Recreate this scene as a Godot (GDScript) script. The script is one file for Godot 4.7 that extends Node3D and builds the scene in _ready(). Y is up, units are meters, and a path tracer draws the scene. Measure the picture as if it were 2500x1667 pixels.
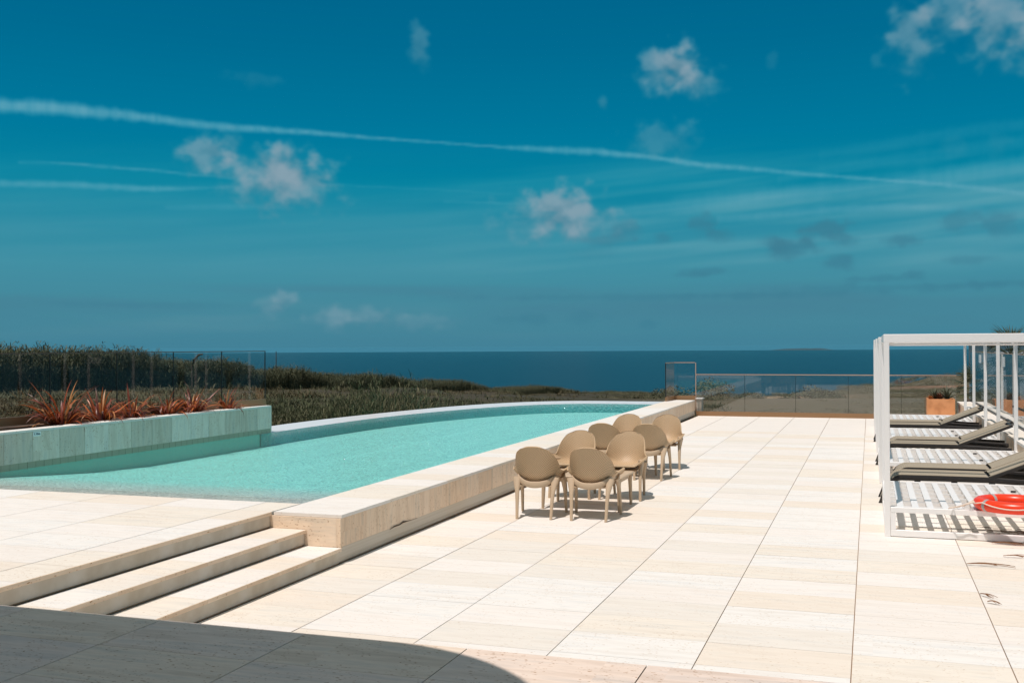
extends Node3D

const H := 0.4393          # level of the upper deck, the platform and the pool coping
const WATER := 0.412
const PITCH := 0.92        # width of a paving slab
const ROW := 0.5155        # length of a paving slab
var rng := RandomNumberGenerator.new()
var used := {}
var M := {}

# ------------------------------------------------------------------ helpers
func numbered(called: String, parent: Node) -> String:
	var key := str(parent.get_instance_id()) + called
	var n: int = used.get(key, 0)
	used[key] = n + 1
	return called if n == 0 else "%s_%03d" % [called, n]

func put(o: Node3D, called: String, parent: Node = null):
	var p: Node = parent if parent else self
	o.name = numbered(called, p)
	p.add_child(o, true)
	return o

func obj(called: String, mesh: Mesh, mat: Material, parent: Node = null, at := Vector3.ZERO, turn := 0.0):
	var o := MeshInstance3D.new()
	o.mesh = mesh
	o.material_override = mat
	o.position = at
	o.rotation.y = turn
	return put(o, called, parent)

func thing(called: String, label: String, category: String, at := Vector3.ZERO, turn := 0.0, group := ""):
	var o := Node3D.new()
	o.position = at
	o.rotation.y = turn
	put(o, called)
	tag(o, label, category, group)
	return o

func tag(o, label: String, category: String, group := ""):
	o.set_meta("label", label)
	o.set_meta("category", category)
	if group:
		o.set_meta("group", group)
	return o

func kind(o, k: String, label := "", category := ""):
	o.set_meta("kind", k)
	if label:
		o.set_meta("label", label)
	if category:
		o.set_meta("category", category)
	return o

func copy_of(o: Node3D, at: Vector3, turn: float, label: String):
	var c := o.duplicate() as Node3D
	c.position = at
	c.rotation.y = turn
	put(c, String(o.name))
	c.set_meta("label", label)
	return c

func begin() -> SurfaceTool:
	var st := SurfaceTool.new()
	st.begin(Mesh.PRIMITIVE_TRIANGLES)
	st.set_smooth_group(-1)
	return st

func done(st: SurfaceTool) -> ArrayMesh:
	st.index()
	return st.commit()

func quad(st: SurfaceTool, a: Vector3, b: Vector3, c: Vector3, d: Vector3, n: Vector3, ua := Vector2.ZERO, ub := Vector2.RIGHT, uc := Vector2.ONE, ud := Vector2.DOWN):
	st.set_normal(n)
	var flip := (b - a).cross(c - a).dot(n) > 0.0
	var vs := [a, c, b, a, d, c] if flip else [a, b, c, a, c, d]
	var us := [ua, uc, ub, ua, ud, uc] if flip else [ua, ub, uc, ua, uc, ud]
	for i in 6:
		st.set_uv(us[i])
		st.add_vertex(vs[i])

func tri(st: SurfaceTool, a: Vector3, b: Vector3, c: Vector3, n: Vector3):
	st.set_normal(n)
	st.set_uv(Vector2.ZERO)
	if (b - a).cross(c - a).dot(n) > 0.0:
		for v in [a, c, b]: st.add_vertex(v)
	else:
		for v in [a, b, c]: st.add_vertex(v)

# a box with uv in metres; rot turns the grain; off moves it
func bx(st: SurfaceTool, c: Vector3, s: Vector3, b := Basis.IDENTITY, off := Vector2.ZERO, rot := false, skip_bottom := false):
	var h := s * 0.5
	for ax in 3:
		for sg in [-1.0, 1.0]:
			if skip_bottom and ax == 1 and sg < 0:
				continue
			var n := Vector3.ZERO
			n[ax] = sg
			var u_ax := 0 if ax != 0 else 2
			var v_ax := 1 if ax != 1 else 2
			var p := []
			var uv := []
			for k in [[-1, -1], [1, -1], [1, 1], [-1, 1]]:
				var q := Vector3.ZERO
				q[ax] = sg * h[ax]
				q[u_ax] = k[0] * h[u_ax]
				q[v_ax] = k[1] * h[v_ax]
				p.append(c + b * q)
				var w := Vector2(q[u_ax], q[v_ax])
				if rot: w = Vector2(w.y, w.x)
				uv.append(w + off)
			quad(st, p[0], p[1], p[2], p[3], b * n, uv[0], uv[1], uv[2], uv[3])

func box_mesh(s: Vector3, off := Vector2.ZERO, rot := false, skip_bottom := false) -> ArrayMesh:
	var st := begin()
	bx(st, Vector3.ZERO, s, Basis.IDENTITY, off, rot, skip_bottom)
	return done(st)

# a box whose long edges are rounded off by r (bevelled, two cuts)
func bevel_box(s: Vector3, r: float) -> ArrayMesh:
	var st := begin()
	st.set_smooth_group(-1)
	var h := s * 0.5
	var pts := []
	for sx in [-1.0, 1.0]:
		for sy in [-1.0, 1.0]:
			for sz in [-1.0, 1.0]:
				pts.append(Vector3(sx, sy, sz))
	# faces
	for ax in 3:
		var u := (ax + 1) % 3
		var v := (ax + 2) % 3
		for sg in [-1.0, 1.0]:
			var n := Vector3.ZERO
			n[ax] = sg
			var p := []
			for k in [[-1, -1], [1, -1], [1, 1], [-1, 1]]:
				var q := Vector3.ZERO
				q[ax] = sg * h[ax]
				q[u] = k[0] * (h[u] - r)
				q[v] = k[1] * (h[v] - r)
				p.append(q)
			quad(st, p[0], p[1], p[2], p[3], n)
		# edges along ax
		for su in [-1.0, 1.0]:
			for sv in [-1.0, 1.0]:
				var p2 := []
				for k in [[-1, 0], [1, 0], [1, 1], [-1, 1]]:
					var q := Vector3.ZERO
					q[ax] = k[0] * (h[ax] - r)
					q[u] = su * (h[u] - (r if k[1] == 0 else 0.0))
					q[v] = sv * (h[v] - (r if k[1] == 1 else 0.0))
					p2.append(q)
				var n2 := Vector3.ZERO
				n2[u] = su
				n2[v] = sv
				quad(st, p2[0], p2[1], p2[2], p2[3], n2.normalized())
	for c in pts:
		var a := Vector3(c.x * h.x, c.y * (h.y - r), c.z * (h.z - r))
		var b := Vector3(c.x * (h.x - r), c.y * h.y, c.z * (h.z - r))
		var d := Vector3(c.x * (h.x - r), c.y * (h.y - r), c.z * h.z)
		tri(st, a, b, d, c.normalized())
	return done(st)

# a smooth tube through pts; each cross-section is an ellipse (ra across `side`, rb the other way)
func tube(st: SurfaceTool, pts: Array, ra: Array, rb: Array, sides := 8, side := Vector3.ZERO, caps := true, sq := 1.0):
	var rings := []
	var n := pts.size()
	for i in n:
		var t: Vector3 = (pts[min(i + 1, n - 1)] - pts[max(i - 1, 0)]).normalized()
		var s := side
		if s == Vector3.ZERO:
			s = Vector3.UP if absf(t.y) < 0.9 else Vector3.RIGHT
		var a := (s - t * s.dot(t)).normalized()
		var b := t.cross(a)
		var ring := []
		for k in sides:
			var f := TAU * k / sides
			var ca := signf(cos(f)) * pow(absf(cos(f)), sq)
			var sb := signf(sin(f)) * pow(absf(sin(f)), sq)
			var off: Vector3 = a * ca * ra[i] + b * sb * rb[i]
			var nn: Vector3 = (a * cos(f) / maxf(ra[i], 1e-4) + b * sin(f) / maxf(rb[i], 1e-4)).normalized()
			ring.append([pts[i] + off, nn])
		rings.append(ring)
	for i in n - 1:
		for k in sides:
			var k2 := (k + 1) % sides
			var q := [rings[i][k], rings[i + 1][k], rings[i + 1][k2], rings[i][k2]]
			var fn: Vector3 = (q[0][1] + q[2][1])
			var flip: bool = (q[1][0] - q[0][0]).cross(q[2][0] - q[0][0]).dot(fn) > 0.0
			for j in ([0, 2, 1, 0, 3, 2] if flip else [0, 1, 2, 0, 2, 3]):
				st.set_normal(q[j][1])
				st.set_uv(Vector2(float(i) / n, float(k) / sides))
				st.add_vertex(q[j][0])
	if caps:
		for e in [0, n - 1]:
			var t2: Vector3 = (pts[1] - pts[0]).normalized() * -1.0 if e == 0 else (pts[n - 1] - pts[n - 2]).normalized()
			for k in sides:
				tri(st, pts[e], rings[e][k][0], rings[e][(k + 1) % sides][0], t2)

func tube_mesh(pts: Array, ra: Array, rb: Array, sides := 8, side := Vector3.ZERO, sq := 1.0) -> ArrayMesh:
	var st := begin()
	tube(st, pts, ra, rb, sides, side, true, sq)
	return done(st)

func fill(v: float, n: int) -> Array:
	var a := []
	for i in n: a.append(v)
	return a

func mat(c: Color, rough := 0.7, tex: Texture2D = null) -> StandardMaterial3D:
	var m := StandardMaterial3D.new()
	m.albedo_color = c
	m.roughness = rough
	if tex: m.albedo_texture = tex
	return m

func rgb8(r: int, g: int, b: int) -> Color:
	return Color8(r, g, b)

func lin(r: float, g: float, b: float) -> Color:
	return Color(r, g, b).linear_to_srgb()

func noise(freq: float, oct := 4, seed_ := 1, type := FastNoiseLite.TYPE_SIMPLEX_SMOOTH) -> FastNoiseLite:
	var n := FastNoiseLite.new()
	n.noise_type = type
	n.frequency = freq
	n.fractal_octaves = oct
	n.seed = seed_
	return n

func multi(called: String, mesh: Mesh, m: Material, places: Array, colors: Array, parent: Node = null):
	var mm := MultiMesh.new()
	mm.transform_format = MultiMesh.TRANSFORM_3D
	mm.use_colors = true
	mm.mesh = mesh
	mm.instance_count = places.size()
	for i in places.size():
		mm.set_instance_transform(i, places[i])
		mm.set_instance_color(i, colors[i])
	var o := MultiMeshInstance3D.new()
	o.multimesh = mm
	o.material_override = m
	put(o, called, parent)
	o.set_meta("kind", "stuff")
	return o

# ------------------------------------------------------------------ the stage: camera, sky, sun
func stage():
	var cam := Camera3D.new()
	cam.name = "camera"
	var yaw := 0.3269; var pitch := 0.0049; var roll := -0.005
	var fw := Vector3(-sin(yaw) * cos(pitch), sin(pitch), -cos(yaw) * cos(pitch))
	var rt := Vector3(cos(yaw), 0, -sin(yaw))
	var up := rt.cross(fw)
	var r2 := rt * cos(roll) + up * sin(roll)
	var u2 := up * cos(roll) - rt * sin(roll)
	cam.transform = Transform3D(Basis(r2, u2, -fw), Vector3(0, 1.9616, 0))
	cam.fov = 35.79
	cam.near = 0.05
	cam.far = 40000.0
	add_child(cam)
	var we := WorldEnvironment.new()
	we.name = "world"
	var e := Environment.new()
	e.background_mode = Environment.BG_SKY
	e.sky = Sky.new()
	var ps := PanoramaSkyMaterial.new()
	ps.panorama = sky_texture()
	e.sky.sky_material = ps
	e.tonemap_mode = Environment.TONE_MAPPER_LINEAR
	e.tonemap_exposure = 1.0
	e.sdfgi_enabled = true
	e.ssao_enabled = true
	e.ssil_enabled = true
	e.fog_enabled = true
	e.fog_density = 0.000014
	e.fog_light_color = Color(0.42, 0.74, 0.82)
	we.environment = e
	add_child(we)
	var sun := DirectionalLight3D.new()
	sun.name = "sun"
	sun.light_energy = 1.12
	sun.light_color = Color(1.0, 0.96, 0.93)
	sun.light_angular_distance = 0.5
	sun.shadow_enabled = true
	var to_sun := Vector3(-0.083, 1.0, 0.335).normalized()
	sun.transform = Transform3D(Basis.looking_at(-to_sun, Vector3.FORWARD), Vector3(0, 30, 0))
	add_child(sun)

# A computed sky: air, cumulus, cirrus and aircraft trails. Directions are given as in the photograph's own plane (x, y of a lens of 2581 units), only to place the clouds.
const SW := 4096
const SH := 2048
const TW := 1024           # a quarter of the round
const T0 := 690            # first row of the cloudy band
const TN := 360
func sky_color(y: float) -> Color:
	var stops := [[-2600.0, 168, 166, 162], [-1400.0, 138, 148, 152], [-600.0, 62, 116, 140], [-150.0, 0, 97, 137], [120.0, 0, 108, 146], [330.0, 0, 121, 157], [450.0, 4, 130, 160], [560.0, 45, 139, 163], [650.0, 66, 144, 164], [740.0, 70, 137, 156], [800.0, 70, 133, 153], [862.0, 66, 127, 150]]
	for i in stops.size() - 1:
		if y <= stops[i + 1][0] or i == stops.size() - 2:
			var t := clampf((y - stops[i][0]) / (stops[i + 1][0] - stops[i][0]), 0, 1)
			return Color(lerpf(stops[i][1], stops[i + 1][1], t), lerpf(stops[i][2], stops[i + 1][2], t), lerpf(stops[i][3], stops[i + 1][3], t))
	return Color(66, 127, 150)

func to_texel(x: float, y: float) -> Vector2:
	var az := atan((x - 1250.0) / 2581.0)
	var el := atan((846.0 - y) / 2581.0 * cos(az))
	return Vector2((rad_to_deg(az) + 45.0) / 90.0 * TW, (90.0 - rad_to_deg(el)) / 180.0 * SH - T0)

func sky_texture() -> ImageTexture:
	var im := Image.create(SW, SH, false, Image.FORMAT_RGB8)
	for row in SH:
		var el := 90.0 - (row + 0.5) / SH * 180.0
		var y := 846.0 - tan(deg_to_rad(clampf(el, -89, 89))) * 2581.0
		if el > 40.0:
			y = 846.0 - tan(deg_to_rad(40.0)) * 2581.0 - (el - 40.0) * 28.0
		var c := sky_color(minf(y, 862.0))
		im.fill_rect(Rect2i(0, row, SW, 1), Color8(int(c.r), int(c.g), int(c.b)))
	var R := PackedFloat32Array(); var G := PackedFloat32Array(); var B := PackedFloat32Array()
	R.resize(TW * TN); G.resize(TW * TN); B.resize(TW * TN)
	for r in TN:
		var el := 90.0 - (r + T0 + 0.5) / SH * 180.0
		var c := sky_color(minf(846.0 - tan(deg_to_rad(el)) * 2581.0, 862.0))
		var i0 := r * TW
		for x in TW:
			R[i0 + x] = c.r; G[i0 + x] = c.g; B[i0 + x] = c.b
	# thin high cloud, in long slanting streaks
	var n1 := noise(0.012, 4, 5)
	var n2 := noise(0.05, 3, 9)
	var r0 := int(to_texel(1250, 330).y); var r1 := int(to_texel(1250, 700).y)
	for r in range(r0, r1):
		var v := float(r - r0) / (r1 - r0)
		var band := smoothstep(0.0, 0.45, v) * (1.0 - smoothstep(0.75, 1.0, v))
		for x in TW:
			var u := x / float(TW)
			var side := 0.25 + 0.75 * smoothstep(0.42, 0.62, u)
			var yy := r + (x - 512) * 0.075
			var s := n1.get_noise_2d(x * 0.22, yy * 2.6) * 0.75 + n2.get_noise_2d(x * 0.12, yy * 2.2) * 0.35
			var a := clampf(s * 1.4 + 0.38, 0.0, 1.0) * band * side * 0.6
			var i := r * TW + x
			R[i] = lerpf(R[i], 122, a); G[i] = lerpf(G[i], 172, a); B[i] = lerpf(B[i], 184, a)
	# a low grey layer above the horizon
	var n3 := noise(0.02, 4, 15)
	var s0 := int(to_texel(1250, 690).y); var s1 := int(to_texel(1250, 850).y)
	for r in range(s0, s1):
		var v := float(r - s0) / (s1 - s0)
		for x in TW:
			var s := n3.get_noise_2d(x * 0.16, r * 1.7 + sin(x * 0.01) * 2.0)
			var a := clampf(s * 1.3 + 0.25, 0, 1) * smoothstep(0.0, 0.12, v) * (1.0 - smoothstep(0.3, 0.75, v)) * 0.5
			var i := r * TW + x
			R[i] = lerpf(R[i], 72, a); G[i] = lerpf(G[i], 124, a); B[i] = lerpf(B[i], 146, a)
			var b := clampf(s * -1.5 - 0.1, 0, 1) * smoothstep(0.2, 0.5, v) * (1.0 - smoothstep(0.6, 0.95, v)) * 0.35
			R[i] = lerpf(R[i], 104, b); G[i] = lerpf(G[i], 150, b); B[i] = lerpf(B[i], 164, b)
	# trails: x, y, half width, strength
	var trails := [
		[[-400, 215, 15, 0.5], [0, 247, 13, 0.62], [120, 254, 14, 0.66], [300, 272, 11, 0.6], [500, 299, 8, 0.58], [760, 318, 6, 0.55], [900, 331, 3.4, 0.5], [1060, 344, 2.5, 0.42], [1200, 354, 2.5, 0.42], [1300, 361, 6, 0.5], [1450, 368, 8, 0.55], [1600, 384, 5.5, 0.55], [1720, 403, 6, 0.5], [1850, 414, 5, 0.45], [2000, 429, 4, 0.45], [2170, 442, 2.5, 0.5], [2300, 452, 5, 0.4], [2500, 476, 5, 0.35], [2900, 520, 6, 0.25]],
		[[40, 386, 1.5, 0.3], [200, 394, 2.6, 0.4], [380, 410, 2.6, 0.38], [520, 425, 2, 0.3], [800, 445, 2, 0.22], [1100, 462, 2, 0.15], [1300, 474, 2, 0.02]],
		[[-300, 430, 7, 0.3], [0, 438, 7, 0.38], [200, 444, 7, 0.42], [380, 455, 6, 0.45], [520, 452, 3, 0.2], [640, 446, 2, 0.02]],
		[[400, 500, 5, 0.1], [560, 498, 6, 0.16], [720, 503, 5, 0.05]],
		[[1080, 489, 3, 0.1], [1200, 492, 3, 0.2], [1320, 497, 3, 0.05]],
		[[1500, 520, 16, 0.12], [1750, 490, 16, 0.2], [2000, 468, 14, 0.22], [2250, 440, 18, 0.24], [2500, 410, 22, 0.26], [2900, 360, 26, 0.2]],
		[[1750, 536, 8, 0.15], [2000, 515, 9, 0.26], [2200, 506, 7, 0.28], [2400, 516, 6, 0.12]],
		[[1900, 440, 12, 0.08], [2200, 390, 12, 0.12], [2500, 350, 14, 0.12]],
		[[2000, 380, 10, 0.05], [2300, 330, 12, 0.1], [2500, 308, 12, 0.12]],
	]
	var nt := noise(0.09, 3, 31)
	for tr in trails:
		for k in tr.size() - 1:
			var a0: Array = tr[k]; var a1: Array = tr[k + 1]
			var p0 := to_texel(a0[0], a0[1]); var p1 := to_texel(a1[0], a1[1])
			for x in range(maxi(0, int(p0.x)), mini(TW, int(p1.x) + 1)):
				var t := clampf((x - p0.x) / (p1.x - p0.x), 0, 1)
				if x < p0.x or x >= p1.x: continue
				var yc := lerpf(p0.y, p1.y, t) + nt.get_noise_2d(x * 0.6, 3.0) * 0.35
				var hw := maxf(0.55, lerpf(a0[2], a1[2], t) * 0.2525 * (1.0 + nt.get_noise_2d(x, 77.0) * 0.35))
				var st: float = lerpf(a0[3], a1[3], t) * (1.0 + nt.get_noise_2d(x * 2.0, 200.0) * 0.3)
				if lerpf(a0[2], a1[2], t) * 0.2525 < 0.55: st *= 0.75
				for r in range(maxi(0, int(yc - hw * 2.5 - 1)), mini(TN, int(yc + hw * 2.5) + 3)):
					var dd := absf(r - yc) / hw
					var a := st * clampf(1.35 - dd * 0.9, 0, 1)
					a = minf(a, st)
					var i := r * TW + x
					R[i] = lerpf(R[i], 118, a); G[i] = lerpf(G[i], 174, a); B[i] = lerpf(B[i], 192, a)
	# puffs: x, y, rx, ry, strength, dark?
	var puffs := [
		[1622, 170, 62, 52, 0.8, 0], [1668, 165, 55, 55, 0.95, 0], [1700, 205, 60, 36, 0.6, 0], [2225, 95, 55, 80, 0.75, 0], [2330, 40, 80, 55, 0.7, 0], [2440, 60, 90, 80, 0.9, 0], [2520, 110, 60, 70, 0.7, 0],
		[505, 372, 62, 46, 0.85, 0], [560, 350, 30, 34, 0.5, 0], [640, 430, 95, 66, 0.8, 0], [720, 450, 100, 66, 0.85, 0], [690, 400, 70, 50, 0.7, 0], [1370, 515, 75, 62, 0.95, 0], [1350, 530, 130, 60, 0.5, 0], [1440, 545, 90, 40, 0.4, 0],
		[1024, 112, 26, 48, 0.5, 0], [1620, 340, 80, 46, 0.45, 0], [1472, 250, 16, 16, 0.4, 0], [1888, 145, 14, 24, 0.2, 0], [2142, 153, 14, 16, 0.25, 0], [620, 190, 60, 18, 0.2, 0],
		[690, 735, 34, 24, 0.6, 0], [660, 750, 50, 22, 0.35, 0], [800, 775, 50, 28, 0.3, 0], [880, 768, 90, 24, 0.4, 0], [1000, 785, 120, 20, 0.25, 0], [2330, 360, 40, 24, 0.12, 0], [2440, 360, 30, 24, 0.12, 0],
		[1712, 552, 34, 26, 0.7, 1], [1755, 575, 40, 16, 0.6, 1], [1525, 560, 36, 22, 0.5, 1], [1480, 588, 60, 14, 0.5, 1], [1620, 585, 30, 14, 0.5, 1], [1930, 610, 62, 24, 0.85, 1], [1890, 600, 40, 18, 0.6, 1], [2010, 565, 62, 26, 0.85, 1], [2060, 585, 40, 20, 0.7, 1], [2040, 645, 50, 18, 0.75, 1],
		[1740, 664, 70, 9, 0.6, 1], [1690, 672, 50, 6, 0.5, 1], [2210, 592, 50, 16, 0.7, 1], [2345, 545, 60, 26, 0.55, 1], [2450, 545, 60, 30, 0.6, 1], [2370, 638, 60, 10, 0.45, 1], [2230, 675, 26, 12, 0.6, 1], [2160, 684, 90, 9, 0.5, 1], [1300, 776, 44, 16, 0.5, 1], [1240, 780, 40, 14, 0.4, 1], [1425, 778, 46, 18, 0.4, 1], [1580, 792, 24, 12, 0.5, 1],
		[1500, 726, 380, 9, 0.45, 1], [2200, 705, 330, 10, 0.5, 1], [2420, 698, 150, 10, 0.5, 1], [1900, 722, 260, 8, 0.4, 1], [350, 738, 260, 8, 0.3, 1], [1450, 620, 60, 20, 0.15, 1],
		[-300, 350, 90, 60, 0.8, 0], [-620, 180, 120, 80, 0.8, 0], [-900, 480, 140, 60, 0.7, 0], [2800, 250, 110, 60, 0.8, 0], [3150, 420, 120, 60, 0.8, 0], [3500, 160, 140, 90, 0.7, 0],
	]
	var np := noise(0.032, 4, 41)
	var nq := noise(0.02, 3, 57)
	for q in puffs:
		var c := to_texel(q[0], q[1])
		var kx := 0.2525 * pow(cos(atan((q[0] - 1250.0) / 2581.0)), 2.0)
		var rx: float = q[2] * kx * 1.15; var ry: float = q[3] * 0.25 * 1.15
		var dark: bool = q[5] == 1
		for r in range(maxi(0, int(c.y - ry * 1.7)), mini(TN, int(c.y + ry * 1.7) + 2)):
			for x in range(maxi(0, int(c.x - rx * 1.7)), mini(TW, int(c.x + rx * 1.7) + 2)):
				var dx := (x - c.x) / rx; var dy := (r - c.y) / ry
				var w := np.get_noise_2d(x * 1.6 + 40, r * 2.0)
				var w2 := nq.get_noise_2d(x * 3.0, r * 4.0 + 90)
				var soft := 0.75 if dy < 0 else 1.05      # crisp tops, hazy bases
				var dens := 1.18 - sqrt(dx * dx + dy * dy) + w * 0.55 + w2 * 0.3
				var a: float = smoothstep(0.0, soft, dens) * q[4]
				if a <= 0.003: continue
				var i := r * TW + x
				if dark:
					R[i] = lerpf(R[i], 62, a * 0.8); G[i] = lerpf(G[i], 124, a * 0.8); B[i] = lerpf(B[i], 146, a * 0.8)
				else:
					var lit := clampf(0.62 - dy * 0.3 + w * 0.7 + dens * 0.18, 0, 1)
					a *= 0.78
					R[i] = lerpf(R[i], lerpf(88, 140, lit), a); G[i] = lerpf(G[i], lerpf(130, 162, lit), a); B[i] = lerpf(B[i], lerpf(150, 176, lit), a)
	var data := PackedByteArray()
	data.resize(TW * TN * 3)
	for i in TW * TN:
		data[i * 3] = int(clampf(R[i], 0, 255)); data[i * 3 + 1] = int(clampf(G[i], 0, 255)); data[i * 3 + 2] = int(clampf(B[i], 0, 255))
	var tile := Image.create_from_data(TW, TN, false, Image.FORMAT_RGB8, data)
	var back: Image = tile.duplicate()
	back.flip_x()
	var start := int(round((-18.73 - 45.0) / 360.0 * SW))
	for k in 4:
		var src: Image = tile if k % 2 == 0 else back
		var x0 := posmod(start + k * TW, SW)
		var first := mini(TW, SW - x0)
		im.blit_rect(src, Rect2i(0, 0, first, TN), Vector2i(x0, T0))
		if first < TW:
			im.blit_rect(src, Rect2i(first, 0, TW - first, TN), Vector2i(0, T0))
	return ImageTexture.create_from_image(im)

# ------------------------------------------------------------------ materials
# travertine: fine bedding along u, darker pits strung along it; 2 m to the side
func stone_texture(seed_: int, streak: float, pit: float) -> ImageTexture:
	var s := 1024
	var a := noise(0.012, 5, seed_).get_image(s / 8, s)
	a.resize(s, s, Image.INTERPOLATE_CUBIC)
	var b := noise(0.05, 3, seed_ + 3).get_image(s / 4, s)
	b.resize(s, s, Image.INTERPOLATE_CUBIC)
	var c := noise(0.09, 3, seed_ + 7).get_image(s / 2, s)
	c.resize(s, s, Image.INTERPOLATE_CUBIC)
	var d := noise(0.006, 3, seed_ + 11).get_image(s, s)
	for im in [a, b, c, d]: im.convert(Image.FORMAT_L8)
	var A: PackedByteArray = a.get_data(); var B: PackedByteArray = b.get_data(); var C: PackedByteArray = c.get_data(); var D: PackedByteArray = d.get_data()
	var out := PackedByteArray()
	out.resize(s * s * 3)
	for i in s * s:
		var v := 1.0 - streak * absf(A[i] / 255.0 - 0.5) * 2.0 - streak * 0.5 * (B[i] / 255.0)
		var warm := (A[i] / 255.0 - 0.5) * streak * 0.8
		var p := (C[i] / 255.0 - 0.72) * 7.0
		if p > 0.0 and D[i] > 118:
			v -= minf(p, 1.0) * pit
			warm += minf(p, 1.0) * pit * 0.8
		out[i * 3] = int(clampf((v + warm * 0.3) * 255.0, 0, 255))
		out[i * 3 + 1] = int(clampf((v - warm * 0.1) * 255.0, 0, 255))
		out[i * 3 + 2] = int(clampf((v - warm * 0.5) * 255.0, 0, 255))
	var im2 := Image.create_from_data(s, s, false, Image.FORMAT_RGB8, out)
	im2.generate_mipmaps()
	return ImageTexture.create_from_image(im2)

func stone_mat(c: Color, tex: Texture2D) -> StandardMaterial3D:
	var m := mat(c, 0.62, tex)
	m.uv1_scale = Vector3(0.5, 0.5, 0.5)
	m.metallic_specular = 0.3
	return m

func noise_tex(freq: float, oct: int, seed_: int, size := 512, normal := false, ramp: Gradient = null) -> ImageTexture:
	var im := noise(freq, oct, seed_).get_seamless_image(size, size)
	im.convert(Image.FORMAT_L8)
	if ramp:
		var o := Image.create(size, size, false, Image.FORMAT_RGB8)
		for y in size:
			for x in size:
				o.set_pixel(x, y, ramp.sample(im.get_pixel(x, y).r))
		im = o
	return ImageTexture.create_from_image(im)

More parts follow.
